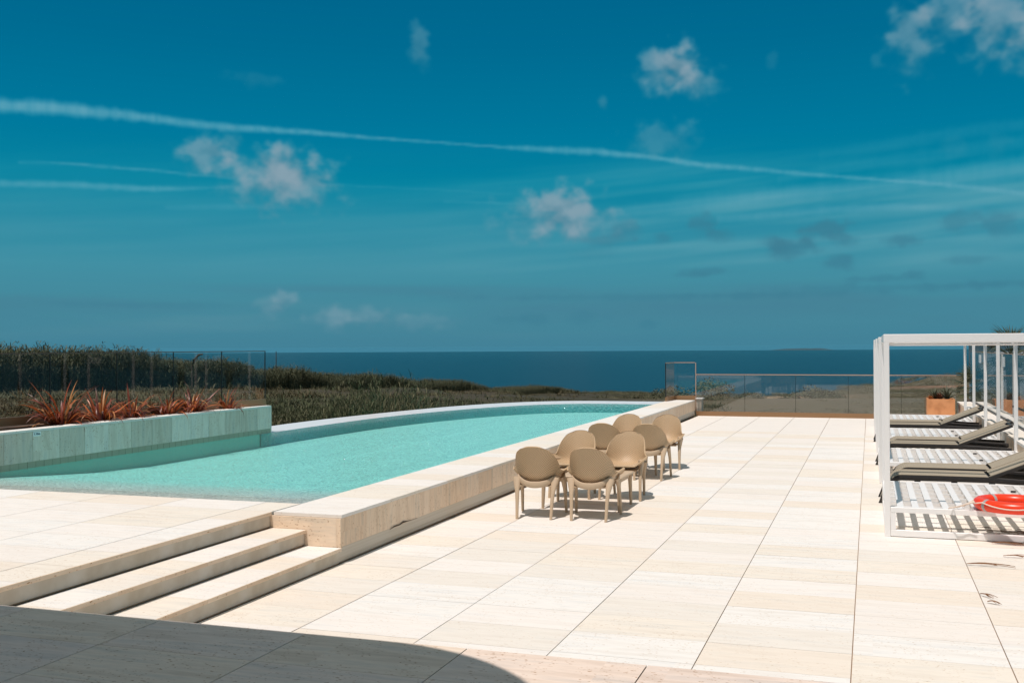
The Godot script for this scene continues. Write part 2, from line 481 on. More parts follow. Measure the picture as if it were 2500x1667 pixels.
func materials():
	var t1 := stone_texture(3, 0.035, 0.14)
	var t2 := stone_texture(19, 0.05, 0.20)
	var t3 := stone_texture(27, 0.09, 0.36)
	M.floor = [stone_mat(rgb8(238, 231, 223), t1), stone_mat(rgb8(236, 225, 211), t1), stone_mat(rgb8(240, 236, 230), t2), stone_mat(rgb8(234, 227, 217), t1), stone_mat(rgb8(238, 229, 216), t2), stone_mat(rgb8(240, 234, 227), t1)]
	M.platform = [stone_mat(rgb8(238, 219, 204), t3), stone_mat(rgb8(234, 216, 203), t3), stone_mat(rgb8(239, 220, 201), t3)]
	M.panel = [stone_mat(rgb8(246, 220, 192), t3), stone_mat(rgb8(242, 214, 185), t3), stone_mat(rgb8(249, 225, 199), t3)]
	M.planter_panel = [stone_mat(rgb8(236, 226, 212), t3), stone_mat(rgb8(222, 212, 198), t3), stone_mat(rgb8(242, 234, 222), t3)]
	M.joint = mat(rgb8(150, 122, 98), 0.9)
	M.shadow_gap = mat(rgb8(176, 144, 116), 0.9)
	M.plaster = mat(rgb8(214, 206, 194), 0.85, noise_tex(0.01, 4, 8, 256, false, grad([0.0, rgb8(228, 220, 208), 0.5, rgb8(246, 242, 236), 1.0, rgb8(255, 255, 255)])))
	M.wet = mat(rgb8(240, 240, 242), 0.25)
	M.aqua = mat(Color.WHITE, 0.5)
	M.aqua.vertex_color_use_as_albedo = true
	M.aqua.heightmap_enabled = true
	M.aqua.heightmap_texture = noise_tex(0.045, 4, 77, 512)
	M.aqua.heightmap_scale = 6.0
	M.aqua.uv1_triplanar = true
	M.aqua.uv1_world_triplanar = true
	M.aqua.uv1_scale = Vector3(0.55, 0.5, 0.95)
	M.lining = mat(lin(0.17, 0.50, 0.42), 0.4)  # aqua tint of the water put into the wall colour
	M.pool_tile = mat(rgb8(168, 162, 142), 0.35)
	var w := StandardMaterial3D.new()
	w.albedo_color = Color(1, 1, 1, 0.02)
	w.transparency = BaseMaterial3D.TRANSPARENCY_ALPHA
	w.roughness = 0.03
	w.heightmap_enabled = true
	w.heightmap_texture = noise_tex(0.03, 4, 12, 512)
	w.heightmap_scale = 5.0
	w.uv1_scale = Vector3(0.6, 0.9, 1)
	M.water = w
	M.white_metal = mat(rgb8(244, 242, 240), 0.35)
	M.dark_metal = mat(rgb8(46, 42, 40), 0.45)
	M.bronze = mat(rgb8(158, 122, 88), 0.4)
	M.bronze.metallic = 0.35
	M.rail = mat(rgb8(186, 150, 126), 0.4)
	M.dark_rail = mat(rgb8(96, 74, 62), 0.4)
	M.dark_joint = mat(rgb8(24, 24, 22), 0.5)
	var g := StandardMaterial3D.new()
	g.albedo_color = Color(0.35, 0.42, 0.40, 0.035)
	g.transparency = BaseMaterial3D.TRANSPARENCY_ALPHA
	g.roughness = 0.02
	M.glass = g
	var g2: StandardMaterial3D = g.duplicate()
	g2.albedo_color = Color(0.40, 0.52, 0.50, 0.36)
	M.dark_glass = g2
	M.taupe = mat(rgb8(176, 163, 142), 0.75, weave_tex())
	M.taupe.uv1_scale = Vector3(40, 40, 1)
	M.chair = mat(rgb8(196, 172, 144), 0.55)
	M.chair_shell = mat(rgb8(204, 180, 151), 0.55, painted_holes_tex())
	M.chair_shell.uv1_scale = Vector3(1.0 / 0.024, 1.0 / 0.024, 1)
	M.terracotta = mat(rgb8(226, 160, 112), 0.85, noise_tex(0.012, 4, 71, 256, false, grad([0.0, rgb8(225, 215, 205), 0.55, rgb8(250, 246, 240), 1.0, rgb8(255, 255, 255)])))
	M.soil = mat(rgb8(70, 52, 38), 0.95)
	M.wood = mat(rgb8(150, 116, 92), 0.8)
	M.orange = mat(rgb8(246, 62, 22), 0.32)
	M.band = mat(rgb8(172, 166, 164), 0.4)
	M.rope = mat(rgb8(232, 214, 198), 0.9)
	M.twig = mat(rgb8(138, 98, 66), 0.9)
	M.sign = mat(rgb8(240, 244, 244), 0.5)
	M.ink = mat(rgb8(24, 60, 88), 0.6)
	M.pale = mat(rgb8(206, 206, 206), 0.8)
	M.veg = mat(Color.WHITE, 0.75)
	M.veg.vertex_color_use_as_albedo = true
	M.veg.backlight_enabled = true
	M.veg.backlight = Color(0.25, 0.25, 0.2)
	M.leaf = []
	for c in [rgb8(140, 66, 34), rgb8(104, 42, 28), rgb8(172, 94, 46), rgb8(78, 36, 24), rgb8(128, 58, 40), rgb8(182, 128, 78)]:
		var m := mat(c, 0.4)
		m.backlight_enabled = true
		m.backlight = Color(0.5, 0.25, 0.12)
		M.leaf.append(m)
	M.frond = mat(lin(0.10, 0.105, 0.045), 0.5)
	M.frond_dark = mat(lin(0.05, 0.06, 0.025), 0.55)
	M.agave = mat(lin(0.09, 0.10, 0.06), 0.6)
	M.red_leaf = mat(lin(0.16, 0.06, 0.03), 0.6)
	M.trunk = mat(lin(0.10, 0.07, 0.045), 0.9)
	var sea := mat(lin(0.0005, 0.012, 0.028), 0.25)
	sea.metallic_specular = 0.22
	sea.heightmap_enabled = true
	sea.heightmap_texture = noise_tex(0.02, 5, 22, 512)
	sea.heightmap_scale = 60.0
	sea.uv1_triplanar = true
	sea.uv1_world_triplanar = true
	sea.uv1_scale = Vector3.ONE / 55.0
	M.sea = sea

func grad(a: Array) -> Gradient:
	var g := Gradient.new()
	var o := PackedFloat32Array(); var c := PackedColorArray()
	for i in range(0, a.size(), 2):
		o.append(a[i]); c.append(a[i + 1])
	g.offsets = o
	g.colors = c
	return g

func weave_tex() -> ImageTexture:
	var im := Image.create(32, 32, false, Image.FORMAT_RGB8)
	for y in 32:
		for x in 32:
			var v := 0.90 + 0.10 * (1.0 if (x / 4 + y / 4) % 2 == 0 else 0.0) - 0.06 * (1.0 if x % 4 == 0 or y % 4 == 0 else 0.0)
			im.set_pixel(x, y, Color(v, v, v))
	return ImageTexture.create_from_image(im)

# dark of small lozenge holes painted into the colour, two to the repeat, set on the diagonal
func painted_holes_tex() -> ImageTexture:
	var n := 64
	var im := Image.create(n, n, false, Image.FORMAT_RGB8)
	for y in n:
		for x in n:
			var best := 9.0
			for k in [[0, 0], [64, 0], [0, 64], [64, 64], [32, 32]]:
				best = minf(best, absf(x - k[0]) / 15.0 + absf(y - k[1]) / 20.0)
			var v := lerpf(0.62, 1.0, smoothstep(0.75, 1.05, best))
			im.set_pixel(x, y, Color(v, v * 0.97, v * 0.92))
	return ImageTexture.create_from_image(im)

# ------------------------------------------------------------------ paving
func slab_meshes(s: Vector3, rot := false) -> Array:
	var a := []
	for i in 8:
		a.append(box_mesh(s, Vector2(rng.randf_range(0, 2), rng.randf_range(0, 2)), rot, true))
	return a

func paving():
	rng.seed = 11
	# main terrace: a bedding slab, dark in the joints, with the stones on it
	var bed := begin()
	bx(bed, Vector3(-1.05, -0.16, -17.4), Vector3(7.1, 0.3, 24.9))
	var ter = kind(obj("terrace", done(bed), M.joint), "structure", "sunlit terrace of pale travertine slabs", "terrace")
	var th := 0.03
	var m_full := slab_meshes(Vector3(PITCH - 0.0065, th, ROW - 0.0035))
	var m_left := slab_meshes(Vector3(0.76, th, ROW - 0.0035))
	var m_right := slab_meshes(Vector3(0.62, th, ROW - 0.0035))
	var far := begin()
	var n := 0
	var rows := int((29.72 - 4.99) / ROW) + 1
	for r in rows:
		var zc := -4.99 - (r + 0.5) * ROW
		for k in range(-5, 3):
			var x0 := -0.1196 + PITCH * k
			var ms := m_full
			var xc := x0 + PITCH * 0.5
			if k == -5:
				ms = m_left
				xc = x0 + PITCH - 0.005 - 0.38
			elif k == 2:
				ms = m_right
				xc = x0 + 0.005 + 0.31
			if n < 300:
				var t: int = rng.randi() % M.floor.size()
				var o = obj("slab", ms[rng.randi() % 8], M.floor[t], ter, Vector3(xc, -th / 2 + rng.randf_range(-0.0008, 0.0008), zc))
				if rng.randf() < 0.5: o.rotation.y = PI
			else:
				bx(far, Vector3(xc, -th / 2, zc), Vector3(PITCH - 0.01 if ms == m_full else (0.76 if k == -5 else 0.62), th, ROW - 0.0035), Basis.IDENTITY, Vector2(rng.randf() * 2, rng.randf() * 2), false, true)
			n += 1
	kind(obj("far_slabs", done(far), M.floor[0], ter), "stuff")
	# platform in the foreground, level with the pool deck
	var pb := begin()
	bx(pb, Vector3(-1.0, H - 0.24, -1.0), Vector3(16.0, 0.40, 7.97))
	var plat = kind(obj("platform", done(pb), M.joint), "structure", "raised stone platform in the foreground, half in shade", "terrace")
	for r in 10:
		var zc := -4.99 + (r + 0.5) * ROW
		for k in range(-5, 6):
			var xc := -3.7773 + PITCH * (k + 0.5)
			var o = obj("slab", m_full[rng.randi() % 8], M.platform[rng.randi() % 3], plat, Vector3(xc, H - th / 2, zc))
			if rng.randf() < 0.5: o.rotation.y = PI
	var edge := begin()
	bx(edge, Vector3(1.5, H - th - 0.19, -4.975), Vector3(11.0, 0.36, 0.02))
	obj("platform_riser", done(edge), M.plaster, plat)
	# deck between the steps and the pool
	var db := begin()
	bx(db, Vector3(-8.38, H - 0.24, -7.06), Vector3(6.06, 0.40, 4.12))
	var deck = kind(obj("pool_deck", done(db), M.joint), "structure", "upper stone deck sloping into the shallow pool edge", "terrace")
	for r in 8:
		var zc := -4.99 - (r + 0.5) * ROW
		for k in 7:
			var x1 := -5.66 - PITCH * (k - 1)
			var xc := x1 - PITCH * 0.5
			var ms := m_full
			if k == 0:
				xc = -5.47
				obj("slab", box_mesh(Vector3(0.37, th, ROW - 0.0035), Vector2(r * 0.31, r * 0.7), false, true), M.floor[rng.randi() % 6], deck, Vector3(xc, H - th / 2, zc))
				continue
			obj("slab", ms[rng.randi() % 8], M.floor[rng.randi() % 6], deck, Vector3(xc, H - th / 2, zc))
	steps()

func steps():
	var st = kind(put(Node3D.new(), "steps"), "structure", "three long shallow stone steps down from the pool deck", "steps")
	var lv := [[-5.28, H], [-4.92, H * 2 / 3], [-4.56, H / 3]]
	var z0 := -4.995; var z1 := -8.575
	for i in 3:
		var x: float = lv[i][0]; var y: float = lv[i][1]
		# riser of rough plaster under the nosing, set back a little; a dark joint at its foot
		obj("riser", box_mesh(Vector3(0.02, H / 3 - 0.03 - 0.012, z0 - z1)), M.plaster, st, Vector3(x - 0.022, y - 0.03 - (H / 3 - 0.042) / 2, (z0 + z1) / 2))
		obj("foot_joint", box_mesh(Vector3(0.02, 0.012, z0 - z1)), M.shadow_gap, st, Vector3(x - 0.026, y - H / 3 + 0.006, (z0 + z1) / 2))
		if i == 0:
			obj("nosing", box_mesh(Vector3(0.012, 0.03, z0 - z1 + 0.0)), M.panel[0], st, Vector3(x + 0.001, y - 0.0155, (z0 + z1) / 2))
			continue
		var w := 0.362
		var n := 7
		var l := (z0 - z1) / n
		for k in n:
			obj("nosing", box_mesh(Vector3(0.01, 0.0295, l - 0.002), Vector2(k * 0.37, k * 0.2)), M.panel[(k + i) % 3], st, Vector3(x + 0.0085, y - 0.0155, z0 - (k + 0.5) * l))
			obj("tread", box_mesh(Vector3(w, 0.03, l - 0.002), Vector2(k * 0.37 + i, k * 0.61)), M.floor[(k + i) % 6], st, Vector3(x - w / 2 + 0.006, y - 0.015, z0 - (k + 0.5) * l))
	var core := begin()
	bx(core, Vector3(-5.12, 0.10, (z0 + z1) / 2), Vector3(0.33, 0.32, z0 - z1))
	bx(core, Vector3(-4.78, 0.03, (z0 + z1) / 2), Vector3(0.36, 0.17, z0 - z1))
	obj("core", done(core), M.plaster, st)

# ------------------------------------------------------------------ pool
var outer := [Vector2(-11.08, -16.6), Vector2(-11.1, -18.1), Vector2(-11.1, -18.9), Vector2(-11.02, -20.18), Vector2(-10.84, -21.78), Vector2(-10.57, -23.44), Vector2(-10.2, -25.15), Vector2(-9.64, -26.68), Vector2(-8.95, -27.8), Vector2(-8.2, -28.42), Vector2(-7.45, -28.7), Vector2(-6.73, -28.74), Vector2(-5.92, -28.76), Vector2(-5.30, -28.78)]
var inner := [Vector2(-10.42, -16.6), Vector2(-10.43, -17.8), Vector2(-10.42, -18.6), Vector2(-10.39, -19.6), Vector2(-10.3, -21.1), Vector2(-10.08, -22.6), Vector2(-9.72, -24.1), Vector2(-9.22, -25.55), Vector2(-8.62, -26.7), Vector2(-7.98, -27.4), Vector2(-7.3, -27.78), Vector2(-6.6, -27.86), Vector2(-5.95, -27.86), Vector2(-5.35, -27.86)]

func resample(a: Array, n: int) -> Array:
	var c := Curve2D.new()
	for i in a.size():
		var t: Vector2 = (a[mini(i + 1, a.size() - 1)] - a[maxi(i - 1, 0)]) / 6.0
		c.add_point(a[i], -t, t)
	c.bake_interval = 0.05
	var out := []
	for i in n + 1:
		out.append(c.sample_baked(c.get_baked_length() * i / n, true))
	return out

func coping_x(z: float, x0: float) -> float:
	return x0 - 0.0048 * (-z - 8.58)

func v3(p: Vector2, y: float) -> Vector3:
	return Vector3(p.x, y, p.y)

func pool():
	rng.seed = 5
	var pool_o = kind(put(Node3D.new(), "pool"), "structure", "long curved pool with water tint painted aqua on its floor and pale overflow edge", "pool")
	# floor, water tint painted in: a beach that slopes in from the deck, then a level floor
	var st := SurfaceTool.new()
	st.begin(Mesh.PRIMITIVE_TRIANGLES)
	var zs := [-9.0, -9.12, -9.3, -9.6, -9.9, -10.2, -10.5, -10.9, -11.4, -12.2, -13.5, -17.0, -22.0, -28.9]
	for i in zs.size() - 1:
		for k in 2:
			pass
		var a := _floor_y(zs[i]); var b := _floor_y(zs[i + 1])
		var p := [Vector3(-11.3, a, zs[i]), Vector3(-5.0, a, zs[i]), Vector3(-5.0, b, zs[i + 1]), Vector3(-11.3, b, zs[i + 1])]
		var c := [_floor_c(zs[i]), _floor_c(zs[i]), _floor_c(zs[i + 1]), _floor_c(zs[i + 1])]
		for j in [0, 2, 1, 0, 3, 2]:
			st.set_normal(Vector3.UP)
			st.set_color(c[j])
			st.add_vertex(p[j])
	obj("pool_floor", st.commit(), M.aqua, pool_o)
	# joints of the shallow slabs seen through the water
	for x in [-5.66, -6.58, -7.5, -8.42, -9.34]:
		var jm := begin()
		var za := -9.13; var zb := -9.62
		quad(jm, Vector3(x - 0.004, _floor_y(za) + 0.004, za), Vector3(x + 0.004, _floor_y(za) + 0.004, za), Vector3(x + 0.004, _floor_y(zb) + 0.004, zb), Vector3(x - 0.004, _floor_y(zb) + 0.004, zb), Vector3.UP)
		obj("joint", done(jm), M.joint, pool_o)
	var jl := begin()
	quad(jl, Vector3(-10.4, _floor_y(-9.62) + 0.004, -9.616), Vector3(-5.3, _floor_y(-9.62) + 0.004, -9.616), Vector3(-5.3, _floor_y(-9.62) + 0.004, -9.624), Vector3(-10.4, _floor_y(-9.62) + 0.004, -9.624), Vector3.UP)
	obj("joint", done(jl), M.joint, pool_o)
	# overflow edge in stones, each a piece of its own
	var n := 30
	var o := resample(outer, n * 3); var q := resample(inner, n * 3)
	for i in n:
		var e := begin()
		for k in 3:
			var j := i * 3 + k
			var oa := v3(o[j], H - 0.004); var ob := v3(o[j + 1], H - 0.004); var ia := v3(q[j], WATER - 0.006); var ib := v3(q[j + 1], WATER - 0.006)
			if k == 2:
				ob = ob.lerp(oa, 0.02); ib = ib.lerp(ia, 0.02)
			var nn := Vector3(0, 1, 0)
			quad(e, oa, ob, ib, ia, nn)
			var out := Vector3((oa - ia).x, 0, (oa - ia).z).normalized()
			quad(e, oa, ob, ob - Vector3(0, 1.6, 0), oa - Vector3(0, 1.6, 0), out)
		obj("overflow_stone", done(e), M.wet, pool_o)
	# inner wall under water
	var iw := SurfaceTool.new()
	iw.begin(Mesh.PRIMITIVE_TRIANGLES)
	var top := Color(0.10, 0.46, 0.44); var low := Color(0.10, 0.46, 0.44)
	var q2 := resample(inner, 90)
	for i in 90:
		var a := v3(q2[i], WATER - 0.006); var b := v3(q2[i + 1], WATER - 0.006)
		var nn := Vector3(-(b - a).z, 0, (b - a).x).normalized()
		if nn.dot(Vector3(-7.8, 0, -20) - a) < 0: nn = -nn
		var p := [a, b, b - Vector3(0, 0.3, 0), a - Vector3(0, 0.3, 0)]
		var fl := (b - a).cross(p[2] - a).dot(nn) > 0
		for j in ([0, 2, 1, 0, 3, 2] if fl else [0, 1, 2, 0, 2, 3]):
			iw.set_normal(nn)
			iw.set_color(top if j < 2 else low)
			iw.add_vertex(p[j])
	obj("pool_wall", iw.commit(), M.aqua, pool_o)
	# water
	var poly := PackedVector2Array()
	poly.append(Vector2(-10.435, -9.05)); poly.append(Vector2(-5.26, -9.05)); poly.append(Vector2(-5.35, -27.9))
	var q3 := resample(inner, 60)
	q3.reverse()
	for p in q3: poly.append(p + Vector2(0, 0))
	var tr := Geometry2D.triangulate_polygon(poly)
	var ws := begin()
	for i in range(0, tr.size(), 3):
		var a := poly[tr[i]]; var b := poly[tr[i + 1]]; var c := poly[tr[i + 2]]
		var cc := (b - a).cross(c - a) < 0
		for p in ([a, b, c] if not cc else [a, c, b]):
			ws.set_normal(Vector3.UP)
			ws.set_uv(p)
			ws.add_vertex(v3(p, WATER))
	kind(obj("pool_water", done(ws), M.water), "structure", "clear rippled turquoise pool water", "water")
	# right-hand wall: coping stones, upright panels, rough plinth, joint at the ground
	var wall = tag(put(Node3D.new(), "pool_wall"), "low travertine pool wall with flat coping running behind the chairs", "wall")
	var core := begin()
	var zA := -8.60; var zB := -29.7
	for y in [[-0.3, 0.15, 0.045], [0.15, H - 0.03, 0.03]]:
		var a := Vector3(-4.56 - y[2], y[0], zA - 0.03); var b := Vector3(coping_x(zB, -4.56) - y[2], y[0], zB)
		var hgt := Vector3(0, y[1] - y[0], 0)
		quad(core, a, b, b + hgt, a + hgt, Vector3.RIGHT)
		var a2 := Vector3(-5.24, y[0], zA - 0.03); var b2 := Vector3(coping_x(zB, -5.27), y[0], zB)
		quad(core, a2, b2, b2 + hgt, a2 + hgt, Vector3.LEFT)
		quad(core, a, a2, a2 + hgt, a + hgt, Vector3.BACK)
	obj("core", done(core), M.joint, wall)
	var nP := 41
	var l := (zA - zB) / nP
	for i in nP:
		var zc := zA - (i + 0.5) * l
		var x := coping_x(zc, -4.56)
		var cm := box_mesh(Vector3(0.705, 0.03, l - 0.002), Vector2(i * 0.37, i * 0.73))
		obj("coping_stone", cm, M.floor[rng.randi() % 6], wall, Vector3(x - 0.352, H - 0.015, zc))
		var pm := box_mesh(Vector3(0.025, H - 0.03 - 0.003 - 0.15, l - 0.003), Vector2(i * 0.53, i * 0.29), true)
		obj("panel", pm, M.panel[rng.randi() % 3], wall, Vector3(x - 0.0155 - 0.001, 0.15 + (H - 0.183) / 2, zc))
	# near end face
	obj("end_panel", box_mesh(Vector3(0.70, H - 0.03 - 0.003, 0.025), Vector2(0.3, 0.4), false), M.panel[2], wall, Vector3(-4.955, (H - 0.033) / 2, -8.593))
	obj("end_panel", box_mesh(Vector3(0.046, H - 0.03 - 0.003 - 0.14, 0.025), Vector2(1.3, 0.4), true), M.panel[0], wall, Vector3(-4.584, 0.14 + (H - 0.173) / 2, -8.593))
	var pl := begin()
	var pa := Vector3(-4.572, 0.016, zA + 0.028); var pb := Vector3(coping_x(zB, -4.572), 0.016, zB)
	quad(pl, pa, pb, pb + Vector3(0, 0.132, 0), pa + Vector3(0, 0.132, 0), Vector3.RIGHT)
	obj("plinth", done(pl), M.plaster, wall)
	var fj := begin()
	var fa := Vector3(-4.58, -0.01, zA + 0.0); var fb := Vector3(coping_x(zB, -4.58), -0.01, zB)
	quad(fj, fa, fb, fb + Vector3(0, 0.03, 0), fa + Vector3(0, 0.03, 0), Vector3.RIGHT)
	obj("foot_joint", done(fj), M.shadow_gap, wall)
	# a ragged crack where the third panel has come away from the plinth
	var ck := begin()
	var cp := [[-9.62, 0.149], [-9.72, 0.158], [-9.86, 0.156], [-9.94, 0.166], [-10.06, 0.163], [-10.3, 0.158]]
	var cw := [0.006, 0.012, 0.01, 0.018, 0.006, 0.003]
	for i in cp.size() - 1:
		var a := Vector3(coping_x(cp[i][0], -4.556), cp[i][1] - 0.01, cp[i][0]); var b := Vector3(coping_x(cp[i + 1][0], -4.556), cp[i + 1][1] - 0.01, cp[i + 1][0])
		quad(ck, a, b, b + Vector3(0, cw[i + 1], 0), a + Vector3(0, cw[i], 0), Vector3.RIGHT)
	obj("crack", done(ck), M.soil, wall)

func _floor_y(z: float) -> float:
	return H - 0.015 - 0.24 * smoothstep(-9.0, -13.5, z) - 0.02 * smoothstep(-9.0, -9.3, z)

func _floor_c(z: float) -> Color:  # tint of deepening water painted into the floor colour, stone to aqua
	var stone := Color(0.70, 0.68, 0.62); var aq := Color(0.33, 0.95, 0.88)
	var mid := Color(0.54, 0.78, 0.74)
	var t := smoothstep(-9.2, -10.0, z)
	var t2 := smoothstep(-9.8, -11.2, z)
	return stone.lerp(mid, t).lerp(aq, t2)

func planter():
	rng.seed = 8
	var X := -10.43
	var T := 0.905
	var z1 := -16.96; var z0 := -7.2
	var w = tag(put(Node3D.new(), "raised_planter"), "long raised stone planter along the left side of the pool", "planter")
	var core := begin()
	bx(core, Vector3(X - 0.17, 0.4, (z0 + z1) / 2), Vector3(0.28, 0.94, z0 - z1 - 0.03))
	bx(core, Vector3(-11.9, 0.3, (z0 + z1) / 2 - 0.1), Vector3(2.6, 0.98, z0 - z1 - 0.1))
	obj("core", done(core), M.soil, w)
	var zs := [-16.96]
	for z in [-16.729, -16.258, -15.77, -15.293, -14.817, -14.333, -13.843, -13.369, -12.894, -12.41, -11.922, -11.448, -10.967, -10.483, -10.0, -9.52, -9.04, -8.56, -8.08, -7.6, -7.2]:
		var f: float = z * 10.43 / 10.28
		if f < -16.96 + 0.1 or f > -7.2: continue
		zs.append(f)
	zs.append(-7.2)
	for i in zs.size() - 1:
		var a: float = zs[i]; var b: float = zs[i + 1]
		obj("panel", box_mesh(Vector3(0.026, 0.385, b - a - 0.007), Vector2(i * 0.37, i * 0.81), true), M.planter_panel[[0, 1, 1, 0, 2, 2, 1, 1, 0, 2, 1][i % 11]], w, Vector3(X - 0.013, 0.875 - 0.0025 - 0.1925, (a + b) / 2))
		obj("coping_stone", box_mesh(Vector3(0.24, 0.03, b - a - 0.003), Vector2(i * 0.7, i * 0.4)), M.floor[2], w, Vector3(X - 0.12 + 0.004, T - 0.015, (a + b) / 2))
	var n := 66
	var l := (z0 - z1) / n
	var tm := box_mesh(Vector3(0.02, 0.084, l - 0.005))
	obj("lining", box_mesh(Vector3(0.02, 0.5, z0 - z1)), M.lining, w, Vector3(X - 0.021, 0.152, (z0 + z1) / 2))
	for i in n:
		obj("waterline_tile", tm, M.pool_tile, w, Vector3(X - 0.022 + rng.randf_range(-0.0005, 0.0005), 0.4445, z1 + (i + 0.5) * l))
	obj("end_face", box_mesh(Vector3(1.2, 0.9, 0.03)), M.planter_panel[2], w, Vector3(X - 0.61, 0.425, z1 - 0.012))
	obj("end_coping", box_mesh(Vector3(0.62, 0.03, 0.5)), M.floor[2], w, Vector3(X - 0.24 - 0.31, T - 0.015, z1 + 0.236))
	# weathered boards behind the plants
	obj("board", box_mesh(Vector3(0.05, 0.10, 5.5)), M.wood, w, Vector3(-11.12, 0.83, -10.6), 0.12)
	obj("soil", box_mesh(Vector3(0.9, 0.04, 9.2)), M.soil, w, Vector3(-11.1, 0.80, -12.1), 0.06)
	# depth plate
	var s = tag(obj("depth_sign", box_mesh(Vector3(0.006, 0.058, 0.135)), M.sign, null, Vector3(X + 0.0035, 0.842, -11.195)), "small white plate reading 1.10m on the planter wall", "sign")
	var tx := TextMesh.new()
	tx.text = "1.10m"
	var f := SystemFont.new()
	f.font_names = PackedStringArray(["Droid Sans"])
	f.font_weight = 700
	tx.font = f
	tx.font_size = 32
	tx.pixel_size = 0.0012
	tx.depth = 0.002
	var lo := MeshInstance3D.new()
	lo.mesh = tx
	lo.material_override = M.ink
	lo.position = Vector3(0.0042, 0, 0)
	lo.rotation.y = PI / 2
	put(lo, "lettering", s)

func strap_leaf(len_: float, wid: float, bend: float, twist: float, fold := 0.25) -> ArrayMesh:
	var st := SurfaceTool.new()
	st.begin(Mesh.PRIMITIVE_TRIANGLES)
	st.set_smooth_group(0)
	var n := 7
	var L := []; var Rr := []; var Cc := []
	var p := Vector3.ZERO
	var ang := 0.0
	for i in n + 1:
		var t := float(i) / n
		var w := wid * (0.55 + 0.9 * t - 1.45 * t * t * t) * (1.0 if i < n else 0.0)
		w = maxf(w, 0.0005)
		var side := Vector3(1, 0, 0).rotated(Vector3.UP, twist * t)
		var up := Vector3(0, sin(ang), cos(ang))
		L.append(p - side * w + up * w * fold); Rr.append(p + side * w + up * w * fold); Cc.append(p)
		ang = bend * pow(t, 1.6)
		p += Vector3(0, cos(ang), -sin(ang)) * len_ / n
	for i in n:
		for q in [[L[i], L[i + 1], Cc[i + 1], Cc[i]], [Cc[i], Cc[i + 1], Rr[i + 1], Rr[i]]]:
			for j in [0, 1, 2, 0, 2, 3]:
				st.add_vertex(q[j])
	st.index()
	st.generate_normals()
	return st.commit()

func phormiums():
	rng.seed = 21
	var ms := []
	for k in 10:
		ms.append(strap_leaf(1.0, rng.randf_range(0.010, 0.019), [0.5, 1.2, 1.9, 2.4, 2.9, 1.6, 2.2, 2.7, 0.9, 3.0][k], rng.randf_range(-0.8, 0.8)))
	var spots := [[-10.80, -12.05, 0.78, 34, "large bronze flax clump nearest the depth plate on the planter"], [-10.78, -12.85, 0.66, 30, "bronze flax clump second from the depth plate, with broad arching leaves"], [-10.76, -13.5, 0.6, 28, "low spreading bronze flax clump in the middle of the planter"], [-10.72, -14.35, 0.55, 26, "dark small bronze flax clump right of the planter's middle"], [-10.70, -14.95, 0.66, 34, "bushy coppery flax clump, second from the far end of the planter"], [-10.62, -15.85, 0.5, 20, "smallest upright flax clump at the far end of the planter"], [-10.85, -10.3, 0.5, 16, "sparse flax clump left of the depth plate, mostly outside the frame"]]
	for s in spots:
		var t = thing("flax_plant", s[4], "plant", Vector3(s[0], 0.81, s[1]), 0.0, "bronze flax plants in the raised planter")
		for i in int(s[3] * 2.6):
			var a := rng.randf() * TAU
			var lean := pow(rng.randf(), 0.8) * 0.85
			var len_: float = s[2] * rng.randf_range(0.55, 1.08)
			var k := rng.randi() % 10
			var b := Basis(Vector3.UP, a) * Basis(Vector3.RIGHT, -lean) * Basis(Vector3.UP, rng.randf_range(-0.6, 0.6))
			var o := MeshInstance3D.new()
			o.mesh = ms[k]
			o.material_override = M.leaf[rng.randi() % M.leaf.size()]
			o.transform = Transform3D(b * Basis.from_scale(Vector3(1.05, len_, len_)), Vector3(cos(a) * 0.05, 0, sin(a) * 0.07))
			put(o, "leaf", t)

# ------------------------------------------------------------------ glass fences
func pane(parent, a: Vector3, b: Vector3, h: float, m: Material, faces := [1.0], thick := 0.012):
	var l := (b - a).length()
	var dir := (b - a) / l
	var o := MeshInstance3D.new()
	var st := begin()
	for s in faces:
		var z: float = s * thick / 2
		quad(st, Vector3(-l / 2 + 0.006, 0, z), Vector3(l / 2 - 0.006, 0, z), Vector3(l / 2 - 0.006, h, z), Vector3(-l / 2 + 0.006, h, z), Vector3(0, 0, s))
	o.mesh = done(st)
	o.material_override = m
	o.position = (a + b) / 2
	o.rotation.y = atan2(-dir.z, dir.x)
	put(o, "glass_pane", parent)
	return o

func strip(parent, called: String, a: Vector3, b: Vector3, s: Vector2, m: Material):
	var l := (b - a).length()
	var dir := (b - a) / l
	var o := MeshInstance3D.new()
	o.mesh = box_mesh(Vector3(l, s.y, s.x))
	o.material_override = m
	o.position = (a + b) / 2
	o.rotation.y = atan2(-dir.z, dir.x)
	put(o, called, parent)
	return o

